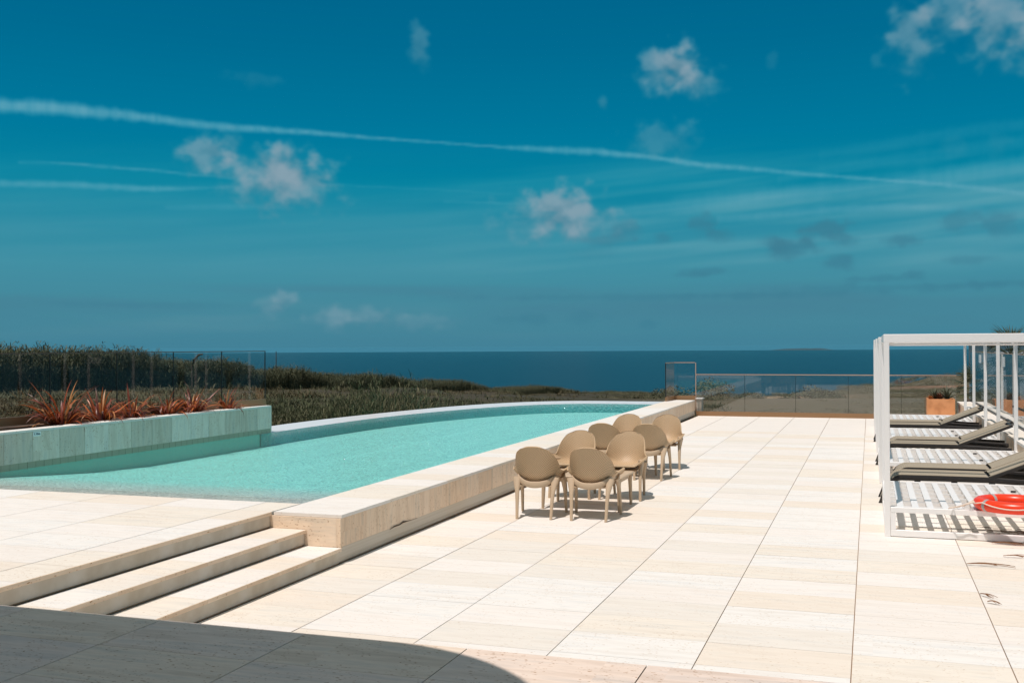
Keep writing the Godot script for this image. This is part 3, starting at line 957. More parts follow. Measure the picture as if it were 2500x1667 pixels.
func fences():
	# left, behind the planter
	var f = tag(put(Node3D.new(), "glass_fence"), "tall frameless glass fence behind the planted stone planter on the left", "fence")
	var ox := -10.58; var oz := -17.0
	var pts := [Vector3(ox, 0, oz)]
	for z in [-15.83, -14.67, -13.47, -12.23, -10.98, -9.72, -8.46, -7.2]:
		pts.append(Vector3(ox - 0.12 * (z - oz), 0, z))
	var yb := 1.02; var yt := 1.895
	for i in pts.size() - 1:
		var a: Vector3 = pts[i]; var b: Vector3 = pts[i + 1]
		pane(f, a + Vector3(0, yb - 0.03, 0), b + Vector3(0, yb - 0.03, 0), yt - yb + 0.03, M.glass)
		strip(f, "top_rail", a + Vector3(0, yt + 0.006, 0), b + Vector3(0, yt + 0.006, 0), Vector2(0.022, 0.014), M.dark_rail)
		strip(f, "base_channel", a + Vector3(0, 0.965, 0), b + Vector3(0, 0.965, 0), Vector2(0.05, 0.116), M.bronze)
		obj("edge", box_mesh(Vector3(0.012, yt - yb + 0.03, 0.012)), M.dark_joint, f, a + Vector3(0, (yt + yb) / 2 - 0.01, 0))
	# far end of the terrace
	var g = tag(put(Node3D.new(), "glass_fence"), "glass fence with bronze base across the far end of the terrace", "fence")
	var xs := [-4.63, -3.29, -1.93, -0.56, 0.77, 2.12]
	var Z := -29.73
	for i in xs.size() - 1:
		var a := Vector3(xs[i], 0, Z); var b := Vector3(xs[i + 1], 0, Z)
		pane(g, a + Vector3(0, 0.10, 0), b + Vector3(0, 0.10, 0), 1.05, M.glass, [-1.0, 1.0])
		strip(g, "top_rail", a + Vector3(0, 1.157, 0), b + Vector3(0, 1.157, 0), Vector2(0.03, 0.022), M.rail)
		strip(g, "base_channel", a + Vector3(0, 0.055, 0.0), b + Vector3(0, 0.055, 0.0), Vector2(0.06, 0.15), M.bronze)
		if i > 0:
			obj("edge", box_mesh(Vector3(0.008, 1.03, 0.014)), M.dark_joint, g, a + Vector3(0, 0.64, 0))
	obj("edge", box_mesh(Vector3(0.02, 1.4, 0.02)), M.rail, g, Vector3(-4.64, 0.79, Z))
	# raised corner on the pool coping
	var c = tag(put(Node3D.new(), "glass_fence"), "taller glass corner screen standing on the end of the pool coping", "fence")
	var A := Vector3(-5.32, H, -28.82); var B := Vector3(-5.26, H, -29.78); var C := Vector3(-4.67, H, -29.78)
	for e in [[A, B], [B, C]]:
		pane(c, e[0] + Vector3(0, 0.1, 0), e[1] + Vector3(0, 0.1, 0), 0.945, M.glass)
		strip(c, "top_rail", e[0] + Vector3(0, 1.05, 0), e[1] + Vector3(0, 1.05, 0), Vector2(0.026, 0.02), M.rail)
		strip(c, "base_channel", e[0] + Vector3(0, 0.06, 0), e[1] + Vector3(0, 0.06, 0), Vector2(0.05, 0.12), M.bronze)
	obj("edge", box_mesh(Vector3(0.022, 0.93, 0.022)), M.dark_joint, c, A + Vector3(0, 0.585, 0.01))
	var wb = tag(obj("stone_pier", box_mesh(Vector3(0.17, 1.2, 0.35)), M.plaster, null, Vector3(-4.60, -0.15, -30.1)), "short white pier just outside the far glass fence", "pier")
	obj("cap", box_mesh(Vector3(0.23, 0.03, 0.4)), M.floor[2], wb, Vector3(0, 0.616, 0))
	# right: low stone wall with tall glass on it
	var w = tag(put(Node3D.new(), "side_wall"), "low stone side wall carrying a tall dark glass screen on the right", "wall")
	for i in 22:
		var zc := -29.9 + (i + 0.5) * 1.05
		obj("coping_stone", box_mesh(Vector3(0.62, 0.04, 1.045), Vector2(i * 0.4, i * 0.7)), M.floor[i % 6], w, Vector3(2.45, 0.45, zc))
		obj("panel", box_mesh(Vector3(0.025, 0.43, 1.04), Vector2(i * 0.3, i * 0.5), true), M.panel[(i * 2) % 3] if i % 3 else M.planter_panel[2], w, Vector3(2.165, 0.214, zc))
	obj("core", box_mesh(Vector3(0.5, 1.0, 23.1)), M.plaster, w, Vector3(2.44, -0.075, -18.35))
	var zz := -30.2
	while zz < -9.0:
		var a := Vector3(2.50, 0.47, zz); var b := Vector3(2.50, 0.47, zz + 1.5)
		pane(w, a, b, 1.30, M.dark_glass)
		strip(w, "top_rail", a + Vector3(0, 1.305, 0), b + Vector3(0, 1.305, 0), Vector2(0.016, 0.012), M.rail)
		strip(w, "base_channel", a + Vector3(0, 0.02, 0), b + Vector3(0, 0.02, 0), Vector2(0.04, 0.04), M.dark_metal)
		zz += 1.5
	for s in [[-27.6, "small white notice plate on the glass screen, farther from the camera"], [-22.9, "small white notice plate on the glass screen, nearer to the camera"]]:
		var p = tag(obj("notice_plate", box_mesh(Vector3(0.006, 0.19, 0.40)), M.sign, null, Vector3(2.488, 1.615, s[0])), s[1], "sign", "white notice plates on the side glass")
		for k in 4:
			obj("print_line", box_mesh(Vector3(0.002, 0.014, 0.3)), M.pale, p, Vector3(-0.0035, 0.06 - k * 0.04, 0))

# ------------------------------------------------------------------ chairs and low tables
func knots(t: float, k: Array) -> Array:
	for i in k.size() - 1:
		if t <= k[i + 1][0] or i == k.size() - 2:
			var a: Array = k[maxi(i - 1, 0)]; var b: Array = k[i]; var c: Array = k[i + 1]; var d: Array = k[mini(i + 2, k.size() - 1)]
			var u := clampf((t - b[0]) / (c[0] - b[0]), 0, 1)
			var out := []
			for j in range(1, b.size()):
				var m0: float = (c[j] - a[j]) / maxf(c[0] - a[0], 1e-4) * (c[0] - b[0])
				var m1: float = (d[j] - b[j]) / maxf(d[0] - b[0], 1e-4) * (c[0] - b[0])
				var u2 := u * u; var u3 := u2 * u
				out.append((2 * u3 - 3 * u2 + 1) * b[j] + (u3 - 2 * u2 + u) * m0 + (-2 * u3 + 3 * u2) * c[j] + (u3 - u2) * m1)
			return out
	return []

func chair_shell() -> ArrayMesh:
	# t: y, z, half width, side lift, side forward
	var K := [
		[0.0, 0.435, -0.325, 0.20, 0.004, 0.0], [0.08, 0.446, -0.285, 0.285, 0.05, 0.0], [0.2, 0.436, -0.19, 0.325, 0.125, 0.0], [0.34, 0.42, -0.06, 0.312, 0.135, 0.0],
		[0.46, 0.412, 0.07, 0.288, 0.13, 0.04], [0.56, 0.43, 0.17, 0.264, 0.115, 0.12], [0.65, 0.50, 0.235, 0.248, 0.085, 0.17], [0.75, 0.605, 0.275, 0.236, 0.05, 0.15],
		[0.86, 0.71, 0.31, 0.214, 0.015, 0.10], [0.94, 0.788, 0.335, 0.182, -0.01, 0.06], [0.98, 0.82, 0.347, 0.14, -0.018, 0.035], [1.0, 0.834, 0.352, 0.085, -0.01, 0.015]]
	var nu := 24; var nv := 44
	var P := []
	for i in nv + 1:
		var t := float(i) / nv
		var c := knots(t, K)
		var row := []
		for j in nu + 1:
			var u := float(j) / nu * 2.0 - 1.0
			var au := absf(u)
			var lift: float = c[3] * pow(au, 2.6)
			var fwd: float = c[4] * pow(au, 2.2)
			row.append(Vector3(c[2] * u * (1.0 + 0.06 * (1.0 - au)), c[0] + lift, c[1] - fwd))
		P.append(row)
	var N := []
	for i in nv + 1:
		var row := []
		for j in nu + 1:
			var du: Vector3 = P[i][mini(j + 1, nu)] - P[i][maxi(j - 1, 0)]
			var dv: Vector3 = P[mini(i + 1, nv)][j] - P[maxi(i - 1, 0)][j]
			var nn := du.cross(dv).normalized()
			if nn.dot(Vector3(0, 1, -0.6)) < 0: nn = -nn
			row.append(nn)
		N.append(row)
	var st := begin()
	var th := 0.012
	for side in [1.0, -1.0]:
		for i in nv:
			for j in nu:
				var q := [[i, j], [i + 1, j], [i + 1, j + 1], [i, j + 1]]
				var v := []
				for k in q: v.append(P[k[0]][k[1]] + N[k[0]][k[1]] * (0.0 if side > 0 else -th))
				var nn: Vector3 = N[i][j] * side
				var flip: bool = (v[1] - v[0]).cross(v[2] - v[0]).dot(nn) > 0
				for k in ([0, 2, 1, 0, 3, 2] if flip else [0, 1, 2, 0, 2, 3]):
					var id: Array = q[k]
					st.set_normal(N[id[0]][id[1]] * side)
					st.set_uv(Vector2((float(id[1]) / nu - 0.5) * 0.56, float(id[0]) / nv * 0.98))
					st.add_vertex(v[k])
	# rim
	var rim := []
	for j in nu + 1: rim.append([0, j])
	for i in range(1, nv + 1): rim.append([i, nu])
	for j in range(nu - 1, -1, -1): rim.append([nv, j])
	for i in range(nv - 1, -1, -1): rim.append([i, 0])
	for k in rim.size() - 1:
		var a: Array = rim[k]; var b: Array = rim[k + 1]
		var pa: Vector3 = P[a[0]][a[1]]; var pb: Vector3 = P[b[0]][b[1]]
		var out: Vector3 = pa - P[clampi(a[0], 1, nv - 1)][clampi(a[1], 1, nu - 1)]
		var na: Vector3 = N[a[0]][a[1]]; var nb: Vector3 = N[b[0]][b[1]]
		quad(st, pa + na * 0.003, pb + nb * 0.003, pb - nb * (th + 0.003), pa - na * (th + 0.003), (pb - pa).cross(na).normalized() * (1.0 if (pb - pa).cross(na).dot(out) > 0 else -1.0), Vector2(0.012, 0), Vector2(0.012, 0), Vector2(0.012, 0), Vector2(0.012, 0))
	return done(st)

func chair_rim() -> ArrayMesh:
	return null

func make_chair(at: Vector3, turn: float, label: String):
	var t = thing("lounge_chair", label, "chair", at, turn, "taupe lounge chairs around the low tables")
	obj("seat_shell", chair_shell(), M.chair_shell, t)
	# under-frame: a bowed rail that carries the shell, its legs moulded on
	var pts := []; var ra := []; var rb := []
	for i in 33:
		var a := PI * (i / 32.0)
		var x := cos(a) * 0.245
		var z := 0.02 + sin(a) * 0.235
		if i == 0 or i == 32: z = -0.27
		elif i < 5: z = lerpf(-0.27, 0.02 + sin(a) * 0.235, i / 5.0)
		elif i > 27: z = lerpf(-0.27, 0.02 + sin(a) * 0.235, (32 - i) / 5.0)
		pts.append(Vector3(x, 0.388 + 0.095 * pow(absf(cos(a)), 2.4), z))
		ra.append(0.038 - 0.008 * absf(cos(a)))
		rb.append(0.013)
	obj("frame", tube_mesh(pts, ra, rb, 8, Vector3.UP, 0.6), M.chair, t)
	# seat pan underneath, seen between the legs from behind
	var sp := begin()
	bx(sp, Vector3(0, 0.352, 0.0), Vector3(0.40, 0.016, 0.40))
	obj("seat_pan", done(sp), M.chair, t, Vector3(0, 0.018, 0))
	for sx in [-1.0, 1.0]:
		var rp := [Vector3(sx * 0.226, 0.46, 0.155), Vector3(sx * 0.216, 0.375, 0.195), Vector3(sx * 0.208, 0.29, 0.225), Vector3(sx * 0.203, 0.2, 0.25), Vector3(sx * 0.197, 0.0, 0.288)]
		obj("leg", tube_mesh(rp, [0.05, 0.036, 0.024, 0.0205, 0.0165], [0.03, 0.026, 0.022, 0.0195, 0.0165], 8, Vector3.RIGHT, 0.7), M.chair, t)
		var fp := [Vector3(sx * 0.250, 0.475, -0.13), Vector3(sx * 0.252, 0.395, -0.19), Vector3(sx * 0.256, 0.30, -0.235), Vector3(sx * 0.260, 0.2, -0.262), Vector3(sx * 0.266, 0.0, -0.292)]
		obj("leg", tube_mesh(fp, [0.03, 0.026, 0.022, 0.0195, 0.0165], [0.075, 0.05, 0.027, 0.0215, 0.0165], 8, Vector3.RIGHT, 0.7), M.chair, t)
	return t

func make_table(at: Vector3, label: String):
	var t = thing("low_table", label, "table", at, 0.0, "low taupe tables between the chairs")
	obj("table_top", bevel_box(Vector3(1.02, 0.028, 0.70), 0.01), M.chair, t, Vector3(0, 0.397, 0))
	obj("apron", box_mesh(Vector3(0.92, 0.05, 0.60)), M.chair, t, Vector3(0, 0.357, 0))
	for sx in [-1.0, 1.0]:
		for sz in [-1.0, 1.0]:
			obj("leg", tube_mesh([Vector3(sx * 0.465, 0.382, sz * 0.31), Vector3(sx * 0.465, 0.3, sz * 0.31), Vector3(sx * 0.472, 0.0, sz * 0.325)], [0.03, 0.025, 0.017], [0.03, 0.025, 0.017], 8, Vector3.RIGHT, 0.6), M.chair, t)
	return t

func furniture():
	var c = make_chair(Vector3(-3.655, 0, -11.735), 0.085, "left chair of the nearest pair, its brown back to the camera")
	copy_of(c, Vector3(-3.015, 0, -11.775), 0.05, "right chair of the nearest pair, its brown back to the camera")
	copy_of(c, Vector3(-3.69, 0, -13.43), PI, "chair facing the camera across the near table, on its pool side")
	copy_of(c, Vector3(-3.03, 0, -13.46), PI, "chair facing the camera across the near table, on its open terrace side")
	copy_of(c, Vector3(-3.77, 0, -15.5), 0.05, "brown-backed chair of the third row, beside the pool wall")
	copy_of(c, Vector3(-3.10, 0, -15.52), 0.05, "brown-backed chair of the third row, on the open terrace side")
	copy_of(c, Vector3(-3.80, 0, -16.95), PI, "farthest chair beside the pool wall, pale and facing the camera")
	copy_of(c, Vector3(-3.15, 0, -16.97), PI + 0.05, "farthest chair on the open terrace side, pale and facing the camera")
	var t = make_table(Vector3(-3.295, 0, -12.57), "low table between the two nearest rows of chairs")
	copy_of(t, Vector3(-3.56, 0, -16.2), 0.0, "low table between the two farthest rows of chairs, mostly hidden")

# ------------------------------------------------------------------ day beds and loungers
func make_bed(at: Vector3, label: String):
	var t = thing("day_bed", label, "day bed", at, 0.0, "white framed day beds in a row")
	var W := 2.055; var D := 2.22; var p := 0.056; var Ht := 2.069
	for x in [p / 2, W - p / 2]:
		for z in [-p / 2, -D + p / 2]:
			obj("post", bevel_box(Vector3(p, Ht - 0.0875, p), 0.004), M.white_metal, t, Vector3(x, (Ht - 0.0875) / 2, z))
	for z in [-p / 2, -D + p / 2]:
		obj("top_beam", bevel_box(Vector3(W, 0.087, p), 0.004), M.white_metal, t, Vector3(W / 2, Ht - 0.0435, z))
	for x in [p / 2, W - p / 2]:
		obj("top_beam", bevel_box(Vector3(p, 0.087, D - 2 * p - 0.002), 0.004), M.white_metal, t, Vector3(x, Ht - 0.0435, -D / 2))
	for z in [-p - 0.02, -D + p + 0.02]:
		var r = obj("curtain_rod", tube_mesh([Vector3(p, 1.96, z), Vector3(W - p, 1.96, z)], [0.010, 0.010], [0.010, 0.010], 8), M.white_metal, t)
		for x in [p + 0.02, W - p - 0.02]:
			obj("bracket", box_mesh(Vector3(0.03, 0.034, 0.03)), M.white_metal, r, Vector3(x, 1.968, z))
	# base: two rectangular frames at the ends, side rails, slats on bearers
	var y0 := 0.262
	for z in [-0.026, -D + 0.026]:
		obj("bottom_rail", bevel_box(Vector3(W - 2 * p - 0.004, 0.064, 0.045), 0.003), M.white_metal, t, Vector3(W / 2, 0.040, z))
		obj("seat_rail", bevel_box(Vector3(W - 2 * p - 0.004, 0.054, 0.045), 0.003), M.white_metal, t, Vector3(W / 2, 0.276, z))
		for x in [p + 0.027, W - p - 0.027]:
			obj("stile", box_mesh(Vector3(0.048, 0.174, 0.043)), M.white_metal, t, Vector3(x, 0.1605, z))
	for x in [p / 2, W - p / 2]:
		obj("seat_rail", bevel_box(Vector3(0.05, 0.054, D - 2 * p - 0.004), 0.003), M.white_metal, t, Vector3(x, 0.276, -D / 2))
		obj("bottom_rail", bevel_box(Vector3(0.045, 0.064, D - 2 * p - 0.004), 0.003), M.white_metal, t, Vector3(x, 0.040, -D / 2))
	var k := 0
	var x := 0.155
	while x < W - 0.1:
		obj("slat", box_mesh(Vector3(0.064, 0.014, D - 0.1)), M.white_metal, t, Vector3(x, 0.2955, -D / 2))
		x += 0.1445
		k += 1
		if k == 9: x += 0.02
	for i in 6:
		obj("bearer", box_mesh(Vector3(W - 2 * p - 0.004, 0.046, 0.028)), M.white_metal, t, Vector3(W / 2, 0.265, -0.22 - i * 0.356))
	for z in [-D * 0.28, -D * 0.72]:
		obj("hinge", box_mesh(Vector3(0.05, 0.02, 0.016)), M.dark_metal, t, Vector3(1.385, 0.3025, z))
	# folding strut of the raisable back end
	obj("strut", tube_mesh([Vector3(1.55, 0.262, -0.55), Vector3(1.36, 0.19, -0.5), Vector3(1.43, 0.05, -0.42)], [0.009, 0.009, 0.009], [0.009, 0.009, 0.009], 6), M.white_metal, t)
	obj("strut", tube_mesh([Vector3(1.95, 0.255, -0.5), Vector3(1.55, 0.05, -0.42)], [0.012, 0.012], [0.008, 0.008], 6), M.white_metal, t)
	return t

func make_lounger(at: Vector3, label: String):
	var t = thing("sun_lounger", label, "sun lounger", at, 0.0, "dark framed taupe sun loungers between the day beds")
	var hw := 0.29
	# profile in x, y: up from the foot, over the bend, flat to the hinge
	var prof := []
	prof.append(Vector2(0.0, 0.02)); prof.append(Vector2(0.045, 0.14))
	for i in 9:
		var a := PI - 0.32 - (PI / 2 - 0.32) * i / 8.0
		prof.append(Vector2(0.24 + cos(a) * 0.17, 0.165 + sin(a) * 0.19))
	prof.append(Vector2(0.7, 0.357)); prof.append(Vector2(1.22, 0.357))
	var cover := SurfaceTool.new()
	cover.begin(Mesh.PRIMITIVE_TRIANGLES)
	for i in prof.size() - 1:
		var a := Vector3(prof[i].x, prof[i].y, 0); var b := Vector3(prof[i + 1].x, prof[i + 1].y, 0)
		var n := Vector3(-(b - a).y, (b - a).x, 0).normalized()
		var off := n * 0.006
		var z := Vector3(0, 0, hw - 0.03)
		quad(cover, a + off - z, b + off - z, b + off + z, a + off + z, n, Vector2(i * 0.1, 0), Vector2(i * 0.1 + 0.1, 0), Vector2(i * 0.1 + 0.1, 0.5), Vector2(i * 0.1, 0.5))
	obj("sling", done(cover), M.taupe, t)
	for s in [-1.0, 1.0]:
		var pts := []
		for p in prof: pts.append(Vector3(p.x, p.y - 0.03, s * (hw - 0.012)))
		pts.append(Vector3(2.0, 0.29, s * (hw - 0.012)))
		obj("side_rail", tube_mesh(pts, fill(0.014, pts.size()), fill(0.036, pts.size()), 8, Vector3(0, 0, 1), 0.6), M.dark_metal, t)
		obj("edge_trim", tube_mesh(trim(prof, s * (hw - 0.014)), fill(0.016, prof.size()), fill(0.006, prof.size()), 6, Vector3(0, 0, 1), 0.7), M.taupe, t)
		obj("rear_leg", tube_mesh([Vector3(1.78, 0.3, s * (hw - 0.03)), Vector3(2.02, 0.0, s * (hw - 0.03))], [0.014, 0.014], [0.03, 0.026], 8, Vector3(0, 0, 1), 0.6), M.dark_metal, t)
		for k in 4:
			obj("pad", box_mesh(Vector3(0.07, 0.012, 0.02)), M.dark_metal, t, Vector3(0.42 + k * 0.42, 0.284, s * (hw - 0.012)))
	# backrest
	var b := Node3D.new()
	b.position = Vector3(1.235, 0.362, 0)
	b.rotation.z = 0.40
	put(b, "backrest", t)
	var bs := begin()
	bx(bs, Vector3(0.40, 0.004, 0), Vector3(0.76, 0.008, 2 * (hw - 0.03)))
	obj("back_sling", done(bs), M.taupe, b)
	for s in [-1.0, 1.0]:
		obj("back_rail", bevel_box(Vector3(0.83, 0.042, 0.026), 0.006), M.dark_metal, b, Vector3(0.405, -0.014, s * (hw - 0.013)))
		obj("edge_trim", box_mesh(Vector3(0.80, 0.006, 0.03)), M.taupe, b, Vector3(0.40, 0.0105, s * (hw - 0.015)))
	obj("top_bar", bevel_box(Vector3(0.03, 0.045, 2 * hw), 0.006), M.dark_metal, b, Vector3(0.83, -0.012, 0))
	obj("hinge_bar", box_mesh(Vector3(0.024, 0.02, 2 * hw - 0.01)), M.dark_metal, t, Vector3(1.228, 0.344, 0))
	return t

func trim(prof: Array, z: float) -> Array:
	var a := []
	for p in prof: a.append(Vector3(p.x, p.y + 0.006, z))
	return a

func beds():
	var names := ["white day bed nearest the camera, with the orange life ring on it", "second white day bed from the camera", "third white day bed from the camera", "farthest white day bed, before the terracotta planter"]
	var b0 = null
	for i in 4:
		var at := Vector3(0.13 - 0.018 * i, 0, -11.478 - 4.38 * i)
		if i == 0: b0 = make_bed(at, names[0])
		else: copy_of(b0, at, 0.0, names[i])
	var l0 = null
	var order := ["nearest", "middle", "farthest"]
	for i in 3:
		for k in 2:
			var at := Vector3(0.10 + (0.12 if k == 1 else 0.02) - 0.018 * i, 0, -11.478 - 4.38 * i - (3.555 if k == 1 else 2.70))
			var lab: String = "%s dark lounger of the %s pair between day beds" % ["far" if k == 1 else "near", order[i]]
			if l0 == null: l0 = make_lounger(at, lab)
			else: copy_of(l0, at, 0.0, lab)

func life_ring():
	var c := Vector3(1.35, 0.303 + 0.062, -11.60)
	var t = thing("life_ring", "orange red life ring lying on the nearest day bed", "life ring", c)
	var pts := []
	for i in 49:
		var a := TAU * i / 48.0
		pts.append(Vector3(cos(a) * 0.31, 0, sin(a) * 0.31))
	var st := begin()
	tube(st, pts, fill(0.060, 49), fill(0.068, 49), 14, Vector3.UP, false)
	obj("ring", done(st), M.orange, t)
	for k in 4:
		var a := TAU * k / 4.0 + 0.95
		var bp := []
		for i in 3:
			var f := a + (i - 1) * 0.055
			bp.append(Vector3(cos(f) * 0.31, 0, sin(f) * 0.31))
		var bs := begin()
		tube(bs, bp, fill(0.0625, 3), fill(0.0705, 3), 14, Vector3.UP, true)
		obj("band", done(bs), M.band, t)
	var rp := []
	for i in 61:
		var a := TAU * i / 60.0
		var sag := absf(sin((a - 0.95) * 2.0))
		rp.append(Vector3(cos(a) * (0.385 - 0.0 * sag), 0.035 - 0.04 * sag, sin(a) * 0.385))
	var rs := begin()
	tube(rs, rp, fill(0.006, 61), fill(0.006, 61), 6, Vector3.UP, false)
	obj("rope", done(rs), M.rope, t)
	# loose coil hanging off the left side
	rng.seed = 4
	for k in 4:
		var lp := []
		var x0 := -0.38
		for i in 12:
			var u := i / 11.0
			lp.append(Vector3(x0 - 0.19 * sin(u * PI) * (0.5 + 0.25 * k), 0.04 - 0.085 * sin(u * PI * 0.9) , 0.02 + 0.05 * k + 0.07 * cos(u * PI) + 0.01 * sin(i * 1.7 + k)))
		obj("rope_tail", tube_mesh(lp, fill(0.005, 12), fill(0.005, 12), 5), M.rope, t)

func small_things():
	rng.seed = 17
	var spots := [[0.80, -10.20, 0.42, 0.10, "longest dried twig across the terrace joint right of the day bed"], [1.15, -10.68, 0.3, 0.0, "dried twig at the right edge of the terrace"], [0.80, -9.0, 0.16, -0.9, "small forked twig in the right terrace joint"], [0.83, -8.75, 0.12, -0.4, "smallest dry twig beside the right terrace joint"], [1.12, -11.35, 0.34, 0.0, "dry twig just in front of the nearest day bed"]]
	for s in spots:
		var t = thing("dry_twig", s[4], "twig", Vector3(s[0], 0.006, s[1]), 0.0, "dry twigs on the terrace")
		for k in 7:
			var a: float = s[3] + rng.randf_range(-0.28, 0.28)
			var l: float = s[2] * rng.randf_range(0.5, 1.0)
			var p := []
			for i in 6:
				var u := i / 5.0
				p.append(Vector3(cos(a) * l * u, 0.008 + 0.012 * sin(u * PI), -sin(a) * l * u + 0.006 * sin(u * 3.0 + k)))
			obj("stem", tube_mesh(p, fill(0.0022, 6), fill(0.0022, 6), 4), M.twig, t)
	# dry litter under the nearest bed
	var places := []; var cols := []
	for i in 130:
		var b := Basis(Vector3.UP, rng.randfn(0.0, 0.45)) * Basis.from_scale(Vector3(rng.randf_range(0.05, 0.22), 1, 1))
		places.append(Transform3D(b, Vector3(rng.randfn(1.6, 0.32), 0.006 + rng.randf() * 0.02, rng.randfn(-12.0, 0.16))))
		cols.append(Color(0.16, 0.09, 0.045) * rng.randf_range(0.6, 1.3))
	var m := box_mesh(Vector3(1.0, 0.004, 0.004))
	tag(multi("plant_litter", m, M.veg, places, cols), "dry brown plant litter under the nearest day bed", "litter")

func terracotta_planter():
	var t = thing("terracotta_planter", "square terracotta planter at the far right corner of the terrace", "planter", Vector3(1.70, 0, -29.25))
	var w := 0.66; var h := 0.575; var th := 0.045
	obj("side", box_mesh(Vector3(w, h, th), Vector2(0.2, 0.1)), M.terracotta, t, Vector3(0, h / 2, 0.30))
	obj("side", box_mesh(Vector3(w, h, th)), M.terracotta, t, Vector3(0, h / 2, -0.30))
	for s in [-1.0, 1.0]:
		obj("side", box_mesh(Vector3(th, h + 0.001, 0.553)), M.terracotta, t, Vector3(s * (w / 2 - th / 2), h / 2, 0))
	obj("soil", box_mesh(Vector3(w - 2 * th - 0.004, 0.03, 0.55)), M.soil, t, Vector3(0, h - 0.05, 0))
	rng.seed = 30
	var spots := [[-0.12, 0.0, 0.36, 0, "dark green agave in the middle of the terracotta planter"], [0.16, 0.05, 0.42, 0, "spiky grey green agave at the right of the terracotta planter"], [-0.02, 0.12, 0.24, 1, "reddish rosette plant at the front of the terracotta planter"], [-0.24, 0.1, 0.15, 2, "low yellowish plant at the left rim of the terracotta planter"]]
	var ms := [strap_leaf(1.0, 0.05, 0.5, 0.2, 0.4), strap_leaf(1.0, 0.045, 0.9, -0.2, 0.4)]
	for s in spots:
		var p = thing("potted_plant", s[4], "plant", Vector3(1.70 + s[0], h - 0.04, -29.25 + s[1]), 0.0, "plants in the terracotta planter")
		for i in 22:
			var a := i * 2.4
			var lean := 0.15 + 0.9 * i / 22.0
			var l: float = s[2] * rng.randf_range(0.8, 1.1)
			var o := MeshInstance3D.new()
			o.mesh = ms[i % 2]
			o.material_override = [M.agave, M.red_leaf, M.leaf[5]][s[3]]
			o.transform = Transform3D(Basis(Vector3.UP, a) * Basis(Vector3.RIGHT, -lean) * Basis.from_scale(Vector3(0.6, l, l)), Vector3.ZERO)
			put(o, "leaf", p)

func fan_frond(n: int, spread: float, len_: float) -> ArrayMesh:
	var st := begin()
	# stalk
	tube(st, [Vector3.ZERO, Vector3(0, 0.55, 0)], [0.012, 0.007], [0.012, 0.007], 4, Vector3.RIGHT, false)
	for i in n:
		var a := lerpf(-spread, spread, float(i) / (n - 1))
		var d := Vector3(sin(a), cos(a), 0)
		var l := len_ * (0.8 + 0.2 * cos(a)) * (0.92 + 0.16 * fmod(i * 0.618, 1.0))
		var o := Vector3(0, 0.55, 0)
		var s := Vector3(cos(a), -sin(a), 0) * 0.017
		var m := o + d * l * 0.5 + Vector3(0, 0, -0.03)
		var e := o + d * l + Vector3(0, -0.02, -0.16)
		var nn := Vector3(0, 0.2, 1).normalized()
		quad(st, o - s * 0.4, o + s * 0.4, m + s, m - s, nn)
		tri(st, m - s, m + s, e, nn)
	return done(st)

func palms():
	rng.seed = 51
	var ms := [fan_frond(17, 1.7, 0.52), fan_frond(15, 1.4, 0.6)]
	var spots := [[3.05, 1.70, -26.6, 0.75, 30, "tall dark palm behind the glass screen, its top above the white beam"], [2.72, 0.72, -31.2, 0.78, 24, "low palm outside the far right corner of the glass"], [3.5, 1.78, -22.6, 0.8, 28, "palm at the right edge of the photo behind the glass"], [3.4, 1.15, -29.0, 0.6, 20, "small palm between the two tall palms behind the glass"]]
	for s in spots:
		var t = thing("palm_tree", s[5], "palm tree", Vector3(s[0], 0.0, s[2]), 0.0, "palms behind the glass screen")
		obj("trunk", tube_mesh([Vector3(0, -1.0, 0), Vector3(0.02, s[1] * 0.5, 0), Vector3(0, s[1], 0)], [0.13, 0.11, 0.12], [0.13, 0.11, 0.12], 9), M.trunk, t)
		for i in s[4]:
			var a: float = i * 2.39996 + rng.randf_range(-0.2, 0.2)
			var lean := lerpf(0.05, 1.95, pow(float(i) / s[4], 0.8))
			var o := MeshInstance3D.new()
			o.mesh = ms[i % 2]
			o.material_override = M.frond if rng.randf() < 0.6 else M.frond_dark
			var k: float = s[3] * rng.randf_range(0.85, 1.15)
			o.transform = Transform3D(Basis(Vector3.UP, a) * Basis(Vector3.RIGHT, -lean) * Basis.from_scale(Vector3.ONE * k), Vector3(0, s[1], 0))
			put(o, "frond", t)
	var bed := begin()
	bx(bed, Vector3(6.0, -0.3, -22.0), Vector3(6.6, 1.2, 26.0))
	kind(obj("planting_bed", done(bed), M.soil), "structure", "planted ground behind the side wall", "ground")
	var hs = thing("white_house", "pale house behind the palms at the right edge", "house", Vector3(5.6, -1.5, -41.0))
	obj("wall", box_mesh(Vector3(4.2, 3.5, 4.0)), M.pale, hs, Vector3(0, 1.75, 0))
	obj("roof", box_mesh(Vector3(4.4, 0.14, 4.2)), M.pale, hs, Vector3(0, 3.57, 0))

